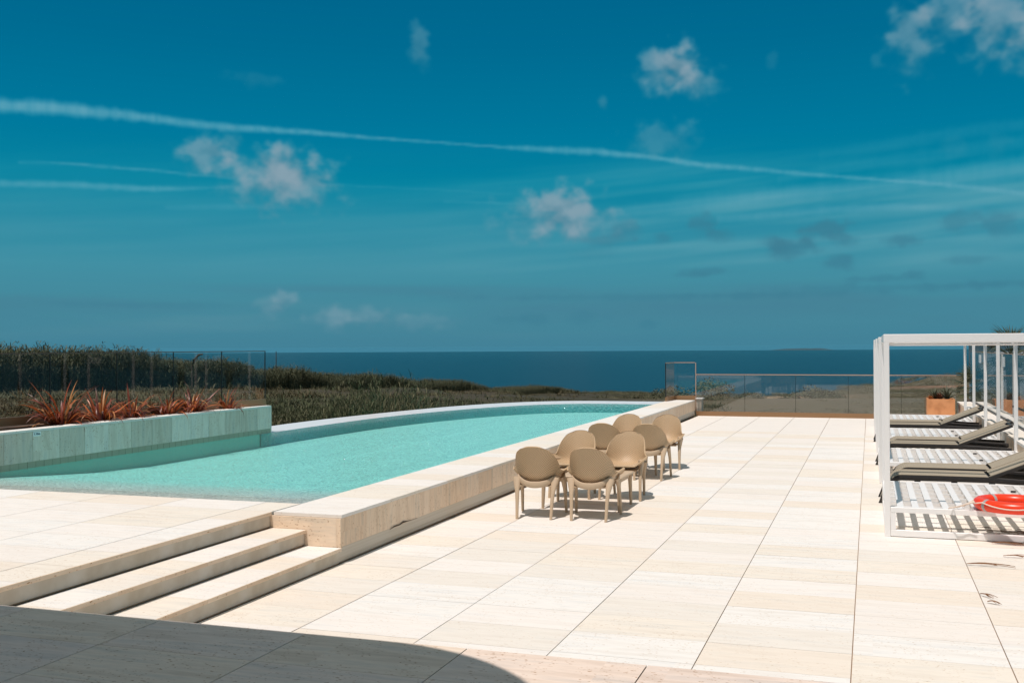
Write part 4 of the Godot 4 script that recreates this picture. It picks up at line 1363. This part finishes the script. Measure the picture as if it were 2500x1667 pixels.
# ------------------------------------------------------------------ building behind the camera (throws the shade in the foreground, seen in the glass)
func building():
	var t = thing("hotel_building", "building behind the camera whose curved roof shades the platform", "building", Vector3(0, 0, 0))
	var dy := 4.0
	var off := Vector2(-0.083 * dy, 0.335 * dy)
	var poly := PackedVector2Array()
	poly.append(Vector2(-16, 4.5)); poly.append(Vector2(-16, -4.98 + off.y))
	for i in 17:
		var a := -PI / 2 + (PI / 2) * i / 16.0
		poly.append(Vector2(-2.42 + off.x + cos(a) * 1.25, -3.74 + off.y + sin(a) * 1.25))
	poly.append(Vector2(-1.17 + off.x, 4.5))
	var st := begin()
	var yt := H + dy; var yb := yt - 0.22
	var tr := Geometry2D.triangulate_polygon(poly)
	for i in range(0, tr.size(), 3):
		var a := poly[tr[i]]; var b := poly[tr[i + 1]]; var c := poly[tr[i + 2]]
		tri(st, v3(a, yt), v3(b, yt), v3(c, yt), Vector3.UP)
		tri(st, v3(a, yb), v3(b, yb), v3(c, yb), Vector3.DOWN)
	for i in poly.size():
		var a := poly[i]; var b := poly[(i + 1) % poly.size()]
		var mid := (a + b) / 2 - Vector2(-8, 1)
		quad(st, v3(a, yb), v3(b, yb), v3(b, yt), v3(a, yt), Vector3(mid.x, 0, mid.y).normalized())
	obj("roof", done(st), M.pale, t)
	obj("wall", box_mesh(Vector3(30, yb - H, 0.3)), M.pale, t, Vector3(-3, (yb + H) / 2, 4.6))
	for x in [-12.0, -5.0]:
		obj("column", box_mesh(Vector3(0.3, yb - H, 0.3)), M.pale, t, Vector3(x, (yb + H) / 2, 0.8))

# ------------------------------------------------------------------ land and sea
var ctrl := []
func ground_y(x: float, z: float) -> float:
	var s := 0.0; var w := 0.0
	for p in ctrl:
		var dx: float = x - p.x; var dz: float = z - p.z
		var d := dx * dx + dz * dz
		var k := 1.0 / (d * d + d * 0.4 + 0.5)
		s += k * p.y
		w += k
	return s / w

func polar(bear: float, d: float) -> Vector2:
	# a point at a compass bearing (radians right of straight down the terrace) and a distance from the head of the steps
	return Vector2(sin(bear) * d, -cos(bear) * d)

func land():
	ctrl = [Vector3(-35.9,0.09,-27.2),Vector3(-19.9,-0.5,-15.1),Vector3(-30.3,-0.6,-22.9),Vector3(-48.4,-1.65,-36.7),Vector3(-71.7,-6.41,-54.3),Vector3(-334.8,-36,-253.6),Vector3(-39.2,-0.15,-34.2),Vector3(-18.8,-0.5,-16.4),Vector3(-28.6,-0.6,-25),Vector3(-52.9,-1.974,-46.2),Vector3(-78.4,-7.35,-68.4),Vector3(-316.4,-36,-276.2),Vector3(-42.1,-0.39,-42.7),Vector3(-17.5,-0.5,-17.8),Vector3(-26.7,-0.6,-27.1),Vector3(-56.8,-2.31,-57.7),Vector3(-84.2,-8.39,-85.5),Vector3(-294.7,-36,-299.2),Vector3(-44,-0.61,-54.4),Vector3(-15.7,-0.5,-19.4),Vector3(-23.9,-0.6,-29.6),Vector3(-59.4,-2.65,-73.5),Vector3(-88,-9.61,-108.9),Vector3(-263.9,-36,-326.7),Vector3(-43,-0.89,-61.5),Vector3(-14.3,-0.5,-20.5),Vector3(-21.8,-0.6,-31.2),Vector3(-30.9,-0.53,-44.3),Vector3(-58,-2.99,-83),Vector3(-85.9,-10.39,-123),Vector3(-240.5,-36,-344.3),Vector3(-41.9,-1.27,-68.1),Vector3(-13.1,-0.9,-21.3),Vector3(-19.9,-1.15,-32.4),Vector3(-30.2,-0.84,-49.1),Vector3(-56.6,-3.43,-92),Vector3(-83.8,-11.27,-136.3),Vector3(-220.1,-36,-357.7),Vector3(-42.3,-1.87,-85),Vector3(-11.1,-0.9,-22.4),Vector3(-16.9,-1.15,-34),Vector3(-30.5,-1.37,-61.2),Vector3(-57.1,-4.21,-114.8),Vector3(-84.6,-13.37,-170.1),Vector3(-187.1,-36,-376),Vector3(-41.3,-2.68,-101.9),Vector3(-9.4,-0.9,-23.2),Vector3(-14.3,-1.15,-35.2),Vector3(-29.8,-2.05,-73.4),Vector3(-55.8,-5.2,-137.6),Vector3(-82.6,-15.68,-203.9),Vector3(-157.7,-36,-389.3),Vector3(-40.9,-4.11,-128.7),Vector3(-7.6,-0.9,-23.8),Vector3(-11.5,-1.15,-36.2),Vector3(-29.5,-3.24,-92.6),Vector3(-55.2,-6.93,-173.7),Vector3(-81.7,-19.61,-257.3),Vector3(-127.2,-36,-400.3),Vector3(-36.6,-5.63,-155.8),Vector3(-8.7,-1.15,-37),Vector3(-26.3,-4.48,-112.1),Vector3(-49.3,-8.75,-210.3),Vector3(-73.1,-23.63,-311.5),Vector3(-95.9,-36,-408.9),Vector3(-4.8,-3.2,-25.6),Vector3(-7.3,-3.4,-39.3),Vector3(-11,-1.99,-59),Vector3(-20.2,-4.27,-108.1),Vector3(-33.1,-6.99,-176.9),Vector3(-42.9,-17.09,-230),Vector3(-62.8,-34.59,-336.2),Vector3(-3.5,-3.2,-25.8),Vector3(-5.4,-3.4,-39.6),Vector3(-8.1,-1.92,-59.4),Vector3(-14.9,-3.99,-109),Vector3(-27.1,-7.65,-198.2),Vector3(-35.2,-18.65,-257.6),Vector3(-51.4,-37.65,-376.5),Vector3(-2.1,-3.2,-25.9),Vector3(-3.2,-3.4,-39.9),Vector3(-4.8,-1.85,-59.8),Vector3(-9.7,-4.58,-119.6),Vector3(-20.1,-9.6,-249.2),Vector3(-26.1,-22.85,-324),Vector3(-38.1,-45.6,-473.5),Vector3(0,-3.2,-26),Vector3(0.1,-3.4,-40),Vector3(0.1,-1.78,-60),Vector3(0.2,-4.86,-130),Vector3(0.3,-8.6,-250),Vector3(0.4,-10.39,-320),Vector3(0.7,-26.79,-416),Vector3(1,-54.79,-608),Vector3(2,-3.2,-25.9),Vector3(3,-3.4,-39.9),Vector3(4.5,-1.62,-59.8),Vector3(9.1,-3.78,-119.7),Vector3(16.6,-5.98,-219.4),Vector3(23.4,-6.47,-309.1),Vector3(30.5,-22.42,-401.8),Vector3(44.6,-49.67,-587.3),Vector3(4.8,-3.2,-25.6),Vector3(7.4,-3.4,-39.3),Vector3(11,-1.3,-59),Vector3(22,-2.54,-118),Vector3(40.4,-4.06,-216.3),Vector3(56.9,-3.91,-304.7),Vector3(74.1,-19.86,-396.1),Vector3(108.2,-47.11,-579),Vector3(17.4,-0.93,-57.4),Vector3(34.8,-1.93,-114.8),Vector3(63.9,-2.41,-210.5),Vector3(90.1,-1.76,-296.6),Vector3(117.1,-17.71,-385.6),Vector3(171.2,-44.96,-563.6)]
	for b in [-0.95, -0.75, -0.6, -0.45, -0.3, -0.15, 0.0, 0.15, 0.3]:
		var p := polar(b, 800.0)
		ctrl.append(Vector3(p.x, -58, p.y))
	var nb := 72; var nd := 74
	var st := SurfaceTool.new()
	st.begin(Mesh.PRIMITIVE_TRIANGLES)
	st.set_smooth_group(0)
	var n1 := noise(0.05, 4, 61)
	var n2 := noise(0.012, 3, 62)
	var P := []; var C := []
	for i in nd + 1:
		var d := 17.0 * pow(800.0 / 17.0, float(i) / nd)
		var rp := []; var rc := []
		for j in nb + 1:
			var p := polar(lerpf(-1.05, 0.42, float(j) / nb), d)
			var y := ground_y(p.x, p.y) + n1.get_noise_2d(p.x, p.y) * 0.12 + n2.get_noise_2d(p.x, p.y) * minf(d * 0.004, 0.8)
			if p.x > -11.6 and p.y > -31.0: y = minf(y, -2.0)
			rp.append(Vector3(p.x, y, p.y))
			rc.append(soil_color(p, n1, n2))
		P.append(rp); C.append(rc)
	for i in nd:
		for j in nb:
			var v := [P[i][j], P[i + 1][j], P[i + 1][j + 1], P[i][j + 1]]
			var c := [C[i][j], C[i + 1][j], C[i + 1][j + 1], C[i][j + 1]]
			for k in [0, 1, 2, 0, 2, 3]:
				st.set_color(c[k])
				st.add_vertex(v[k])
	st.index()
	st.generate_normals()
	var gm := mat(Color.WHITE, 0.95, noise_tex(0.02, 5, 91, 512, false, grad([0.0, rgb8(190, 185, 180), 0.5, rgb8(235, 232, 228), 1.0, rgb8(255, 255, 255)])))
	gm.vertex_color_use_as_albedo = true
	gm.uv1_triplanar = true
	gm.uv1_world_triplanar = true
	gm.uv1_scale = Vector3.ONE / 3.0
	kind(obj("ground", st.commit(), gm), "structure", "dry coastal ground falling away to the sea", "ground")
	# sea, with a far edge some nine to eleven kilometres off
	var P0 := Vector3(-5722.8, -45, -9001.4); var P1 := Vector3(285.8, -45, -11133.0)
	var dir := (P1 - P0).normalized()
	var nrm := Vector3(dir.z, 0, -dir.x)
	if nrm.z > 0: nrm = -nrm
	var a := P0 - dir * 9000.0; var b := P1 + dir * 9000.0
	var ss := begin()
	quad(ss, a, b, b - nrm * 9600.0, a - nrm * 9600.0, Vector3.UP)
	kind(obj("sea", done(ss), M.sea), "structure", "dark blue sea to the horizon", "sea")
	# a far island, barely above the horizon
	var isl := begin()
	var c0 := Vector3(-870, -46, -10500)
	var hs := [0.0, 6.0, 14.0, 20.0, 24.0, 26.0, 26.0, 28.0, 30.0, 25.0, 29.0, 29.0, 24.0, 14.0, 5.0, 0.0]
	for i in hs.size() - 1:
		var x0 := c0 + Vector3(1, 0, -0.33) * (i * 42.0 - 60.0); var x1 := c0 + Vector3(1, 0, -0.33) * (i * 42.0 - 18.0)
		var back := Vector3(-0.3, 0, -1) * 160.0
		quad(isl, x0 - back, x1 - back, x1 + Vector3(0, hs[i + 1] * 0.6, 0), x0 + Vector3(0, hs[i] * 0.6, 0), Vector3(0, 0.5, 1).normalized())
		quad(isl, x0 + back, x1 + back, x1 + Vector3(0, hs[i + 1] * 0.6, 0), x0 + Vector3(0, hs[i] * 0.6, 0), Vector3(0, 0.5, -1).normalized())
	kind(obj("far_island", done(isl), mat(lin(0.05, 0.09, 0.11), 0.95)), "structure", "faint low island on the horizon", "island")
	vegetation(n1, n2)

func sand_mask(p: Vector2, n1: FastNoiseLite, n2: FastNoiseLite) -> float:
	# bare sandy strips: a track and fallow fields to the right, dry ground elsewhere
	var d := p.length()
	var b := atan2(p.x, -p.y)
	var right := smoothstep(-0.20, -0.12, b)
	var w := n2.get_noise_2d(p.x * 1.5, p.y * 1.5) * 14.0
	var s := 0.0
	for q in [[92.0, 6.0], [128.0, 12.0], [175.0, 14.0], [235.0, 22.0]]:
		s = maxf(s, 1.0 - smoothstep(q[1] * 0.5, q[1], absf(d + w + b * 60.0 - q[0])))
	s *= right
	return s

func soil_color(p: Vector2, n1: FastNoiseLite, n2: FastNoiseLite) -> Color:
	var d := p.length()
	var b := atan2(p.x, -p.y)
	var t := clampf(n1.get_noise_2d(p.x, p.y) * 0.8 + 0.5, 0, 1)
	var dry := Color(0.062, 0.045, 0.020).lerp(Color(0.040, 0.036, 0.015), t)
	var sand := Color(0.34, 0.225, 0.13).lerp(Color(0.27, 0.19, 0.115), t)
	if b > 0.02 and d > 150: sand = sand.lerp(Color(0.24, 0.11, 0.06), 0.6)
	dry = dry.lerp(Color(0.13, 0.10, 0.055).lerp(Color(0.09, 0.08, 0.04), t), smoothstep(-0.24, -0.16, b))
	return dry.lerp(sand, sand_mask(p, n1, n2))

func blade(st: SurfaceTool, o: Vector3, dir: Vector3, l: float, w: float, droop: float, shade: float):
	var side := dir.cross(Vector3.UP)
	side = side.normalized() if side.length() > 0.05 else Vector3.RIGHT
	var m := o + dir * l * 0.55
	var e := o + dir * l + Vector3(0, -droop * l, 0) + Vector3(dir.x, 0, dir.z) * droop * l * 0.5
	var n := side.cross(dir).normalized()
	if n.y < 0: n = -n
	st.set_color(Color(shade, shade, shade))
	quad(st, o - side * w * 0.6, o + side * w * 0.6, m + side * w, m - side * w, n)
	tri(st, m - side * w, m + side * w, e, (n + Vector3(0, 0.2, 0)).normalized())

# a giant-reed clump one metre high: stems with drooping leaves
func reed_clump(seed_: int, stems: int) -> ArrayMesh:
	rng.seed = seed_
	var st := begin()
	for s in stems:
		var o := Vector3(rng.randf_range(-0.35, 0.35), 0, rng.randf_range(-0.35, 0.35))
		var lean := Vector3(rng.randfn(0.03, 0.07), 1, rng.randfn(0, 0.07)).normalized()
		var h := rng.randf_range(0.7, 1.06)
		blade(st, o, lean, h, 0.006, 0.0, 0.9)
		for k in 13:
			var y := h * rng.randf_range(0.12, 0.98)
			var a := rng.randf() * TAU
			var up := rng.randf_range(0.5, 1.3)
			blade(st, o + lean * y, Vector3(cos(a), up, sin(a)).normalized(), rng.randf_range(0.10, 0.2), rng.randf_range(0.006, 0.010), rng.randf_range(0.1, 0.5), rng.randf_range(0.6, 1.35))
	return done(st)

func grass_clump(seed_: int, n: int, wid: float) -> ArrayMesh:
	rng.seed = seed_
	var st := begin()
	for i in n:
		var a := rng.randf() * TAU
		var o := Vector3(rng.randf_range(-0.3, 0.3), 0, rng.randf_range(-0.3, 0.3))
		blade(st, o, Vector3(cos(a) * 0.35, 1, sin(a) * 0.35).normalized(), rng.randf_range(0.45, 1.05), wid * rng.randf_range(0.6, 1.3), rng.randf_range(0.05, 0.5), rng.randf_range(0.6, 1.5))
	return done(st)

func shrub_clump(seed_: int, n: int) -> ArrayMesh:
	rng.seed = seed_
	var st := begin()
	var lobes := []
	for i in 6: lobes.append([Vector3(rng.randf_range(-0.45, 0.45), rng.randf_range(0.25, 0.62), rng.randf_range(-0.45, 0.45)), rng.randf_range(0.24, 0.4)])
	for i in n:
		var lo: Array = lobes[rng.randi() % 6]
		var d := Vector3(rng.randfn(), absf(rng.randfn()) * 0.9 - 0.25, rng.randfn()).normalized()
		var p: Vector3 = lo[0] + d * lo[1] * rng.randf_range(0.75, 1.08)
		if p.y < 0.02: p.y = 0.02
		var s := rng.randf_range(0.02, 0.045)
		var u := Vector3(rng.randfn(), rng.randfn(), rng.randfn()).normalized()
		var v := u.cross(d).normalized()
		var nn := (d + Vector3(0, 0.5, 0)).normalized()
		var g := rng.randf_range(0.65, 1.35)
		st.set_color(Color(g, g, g))
		quad(st, p - u * s, p - v * s * 0.6, p + u * s, p + v * s * 0.6, nn)
	return done(st)

func vegetation(n1: FastNoiseLite, n2: FastNoiseLite):
	# reed bed on the ridge at the left: along bearing, foot distance and height
	var ridge := [[-1.05, 42, 2.9], [-0.80, 58, 2.75], [-0.69, 68, 2.5], [-0.61, 74, 2.25], [-0.55, 79, 1.75], [-0.46, 94, 1.55], [-0.385, 109, 1.2], [-0.307, 134, 1.1], [-0.232, 158, 0.8], [-0.19, 165, 0.6]]
	var reeds := [reed_clump(71, 13), reed_clump(72, 13), reed_clump(73, 11)]
	var pl := [[], [], []]; var cl := [[], [], []]
	rng.seed = 101
	for i in 7000:
		var b := lerpf(-1.02, -0.19, pow(rng.randf(), 0.85))
		var rd := 0.0; var rh := 0.0
		for k in ridge.size() - 1:
			if b >= ridge[k][0] and b <= ridge[k + 1][0]:
				var t: float = (b - ridge[k][0]) / (ridge[k + 1][0] - ridge[k][0])
				rd = lerpf(ridge[k][1], ridge[k + 1][1], t); rh = lerpf(ridge[k][2], ridge[k + 1][2], t)
		var d := rd + pow(rng.randf(), 1.4) * 11.0 - 0.5 + n1.get_noise_2d(b * 300.0, 4.0) * 3.0
		var p := polar(b, d)
		var h := rh * (1.0 + n1.get_noise_2d(p.x * 3.0, p.y * 3.0) * 0.3) * rng.randf_range(0.8, 1.08)
		var k2 := rng.randi() % 3
		var wd := maxf(h * 0.9, 1.1)
		pl[k2].append(Transform3D(Basis(Vector3.UP, rng.randf() * TAU) * Basis.from_scale(Vector3(wd, h, wd)), Vector3(p.x, ground_y(p.x, p.y) - 0.05, p.y)))
		var g := clampf(0.5 + n1.get_noise_2d(p.x * 1.3 + 50, p.y * 1.3) * 0.9 + rng.randf_range(-0.25, 0.25), 0, 1)
		cl[k2].append(Color(0.058, 0.068, 0.026).lerp(Color(0.13, 0.125, 0.06), g * g))
	var rb = kind(put(Node3D.new(), "reed_bed"), "stuff", "dense dark green reed bed along the ridge on the left", "reeds")
	for k in 3: multi("reeds", reeds[k], M.veg, pl[k], cl[k], rb)
	# meadow between the pool and the reeds
	var gm := [grass_clump(81, 26, 0.008), grass_clump(82, 26, 0.010), grass_clump(83, 22, 0.014)]
	var gp := [[], [], []]; var gc := [[], [], []]
	for i in 16000:
		var b := rng.randf_range(-1.0, -0.13)
		var rd := lerpf(60.0, 160.0, clampf((b + 0.8) / 0.6, 0, 1))
		var d := lerpf(25.0, rd + 4.0, pow(rng.randf(), 1.5))
		var p := polar(b, d)
		if p.x > -11.3 and p.y > -29.0: continue
		var tall := 1.0 if n1.get_noise_2d(p.x * 2.0 + 200, p.y * 2.0) > 0.15 else 0.0
		var h := rng.randf_range(0.16, 0.34) + tall * rng.randf_range(0.1, 0.45)
		var k := rng.randi() % 3
		gp[k].append(Transform3D(Basis(Vector3.UP, rng.randf() * TAU) * Basis.from_scale(Vector3(1.3, h, 1.3)), Vector3(p.x, ground_y(p.x, p.y) - 0.02, p.y)))
		var g := clampf(0.5 + n2.get_noise_2d(p.x * 3.0, p.y * 3.0) * 1.2 + rng.randf_range(-0.3, 0.3), 0, 1)
		gc[k].append(Color(0.052, 0.060, 0.020).lerp(Color(0.11, 0.085, 0.036), g))
	var md = kind(put(Node3D.new(), "meadow_grass"), "stuff", "brownish green meadow grass beyond the pool", "grass")
	for k in 3: multi("grass", gm[k], M.veg, gp[k], gc[k], md)
	# rank growth just outside the overflow edge
	var np := [[], []]; var nc := [[], []]
	for i in 2600:
		var b := lerpf(-0.66, -0.14, rng.randf())
		var d := rng.randf_range(24.5, 33.0) + 5.0 * smoothstep(-0.45, -0.15, b)
		var p := polar(b, d)
		if p.x > -11.4 and p.y > -29.1: continue
		var h := (1.15 + 0.45 * exp(-pow((b + 0.42) / 0.09, 2.0))) * rng.randf_range(0.7, 1.25) * (1.0 + n1.get_noise_2d(p.x * 4.0, p.y * 4.0) * 0.5)
		var k := i % 2
		np[k].append(Transform3D(Basis(Vector3.UP, rng.randf() * TAU) * Basis.from_scale(Vector3(1.1, h, 1.1)), Vector3(p.x, ground_y(p.x, p.y) - 0.05, p.y)))
		var g := clampf(0.4 + n1.get_noise_2d(p.x * 2.0, p.y * 2.0) + rng.randf_range(-0.3, 0.3), 0, 1)
		nc[k].append(Color(0.055, 0.070, 0.022).lerp(Color(0.16, 0.14, 0.07), g * g))
	var nr = kind(put(Node3D.new(), "tall_grass"), "stuff", "rank tall grass and reeds just outside the pool's overflow edge", "grass")
	multi("grass", reed_clump(91, 9), M.veg, np[0], nc[0], nr)
	multi("grass", grass_clump(92, 40, 0.014), M.veg, np[1], nc[1], nr)
	# scrub on the coast seen through the far fence
	var sm := [shrub_clump(95, 360), shrub_clump(96, 360), shrub_clump(97, 320)]
	var sp := [[], [], []]; var sc := [[], [], []]
	for i in 9000:
		var b := rng.randf_range(-0.24, 0.36)
		var d := 50.0 * pow(6.6, pow(rng.randf(), 0.8))
		var p := polar(b, d)
		var bare := sand_mask(p, n1, n2)
		if rng.randf() < bare * 1.05: continue
		if n1.get_noise_2d(p.x * 0.7 + 9.0, p.y * 0.7) < -0.18: continue
		var s := rng.randf_range(0.35, 1.0) * d * 0.0062
		var k := rng.randi() % 3
		sp[k].append(Transform3D(Basis(Vector3.UP, rng.randf() * TAU) * Basis.from_scale(Vector3(s * 2.2, s * rng.randf_range(0.6, 1.0), s * 2.2)), Vector3(p.x, ground_y(p.x, p.y) - 0.05, p.y)))
		var g := clampf(0.5 + n2.get_noise_2d(p.x * 2.0 + 70, p.y * 2.0) + rng.randf_range(-0.3, 0.3), 0, 1)
		sc[k].append(Color(0.065, 0.070, 0.030).lerp(Color(0.165, 0.15, 0.085), g))
	var sb = kind(put(Node3D.new(), "coastal_scrub"), "stuff", "olive scrub covering the coastal slope beyond the fence", "scrub")
	for k in 3: multi("scrub", sm[k], M.veg, sp[k], sc[k], sb)
	# single bushes that stand out
	var singles := [[-11.9, -84.0, 3.0, "dark round bush on the sand nearest the white pier"], [-9.6, -92.0, 2.2, "small dark bush alone on the tan track"], [-6.4, -98.0, 2.6, "leafy bush above the middle of the far fence"], [-5.0, -106.0, 3.4, "broad dark bush beside the pale track, right of the middle"], [-3.2, -92.0, 2.0, "rounded dark bush low on the slope, right of the middle"], [-3.9, -118.0, 2.6, "pale grey bush standing on the skyline of the scrub"], [-20.2, -112.0, 3.2, "dark bush at the left end of the view through the far fence"]]
	var bm := shrub_clump(99, 1100)
	for s in singles:
		var t = thing("bush", s[3], "bush", Vector3(s[0], ground_y(s[0], s[1]) - 0.1, s[1]), s[0], "bushes on the coastal slope")
		var o = obj("foliage", bm, M.bush_mat, t)
		o.scale = Vector3(s[2], s[2] * 0.8, s[2])
		obj("stem", tube_mesh([Vector3.ZERO, Vector3(0.05, s[2] * 0.4, 0)], [0.08, 0.04], [0.08, 0.04], 6), M.trunk, t)
	# a dead flower stalk behind the left fence and bare poles on the ridge
	var ds = thing("dead_stalk", "bent dead flower stalk standing behind the left glass fence", "plant", Vector3(-15.75, -0.6, -22.0))
	obj("stem", tube_mesh([Vector3(0, 0, 0), Vector3(0.02, 1.2, 0), Vector3(0, 2.1, 0), Vector3(0.08, 2.28, 0), Vector3(0.2, 2.4, 0), Vector3(0.32, 2.42, 0)], [0.02, 0.018, 0.02, 0.03, 0.028, 0.012], [0.02, 0.018, 0.02, 0.03, 0.028, 0.012], 6), M.trunk, ds)
	for q in [[-42.6, -70.0, 3.0, "taller bare pole standing in the reeds right of the left fence"], [-43.9, -70.5, 2.5, "shorter bare pole standing in the reeds right of the left fence"]]:
		tag(obj("bare_pole", tube_mesh([Vector3(0, -0.5, 0), Vector3(0, q[2], 0)], [0.05, 0.03], [0.05, 0.03], 6), M.trunk, null, Vector3(q[0], -1.3, q[1])), q[3], "pole", "bare poles in the reeds")

func _ready():
	rng.seed = 1
	stage()
	materials()
	M.bush_mat = mat(lin(0.055, 0.062, 0.03), 0.8)
	land()
	building()
	paving()
	pool()
	planter()
	fences()
	palms()
	beds()
	furniture()
	terracotta_planter()
	phormiums()
	life_ring()
	small_things()
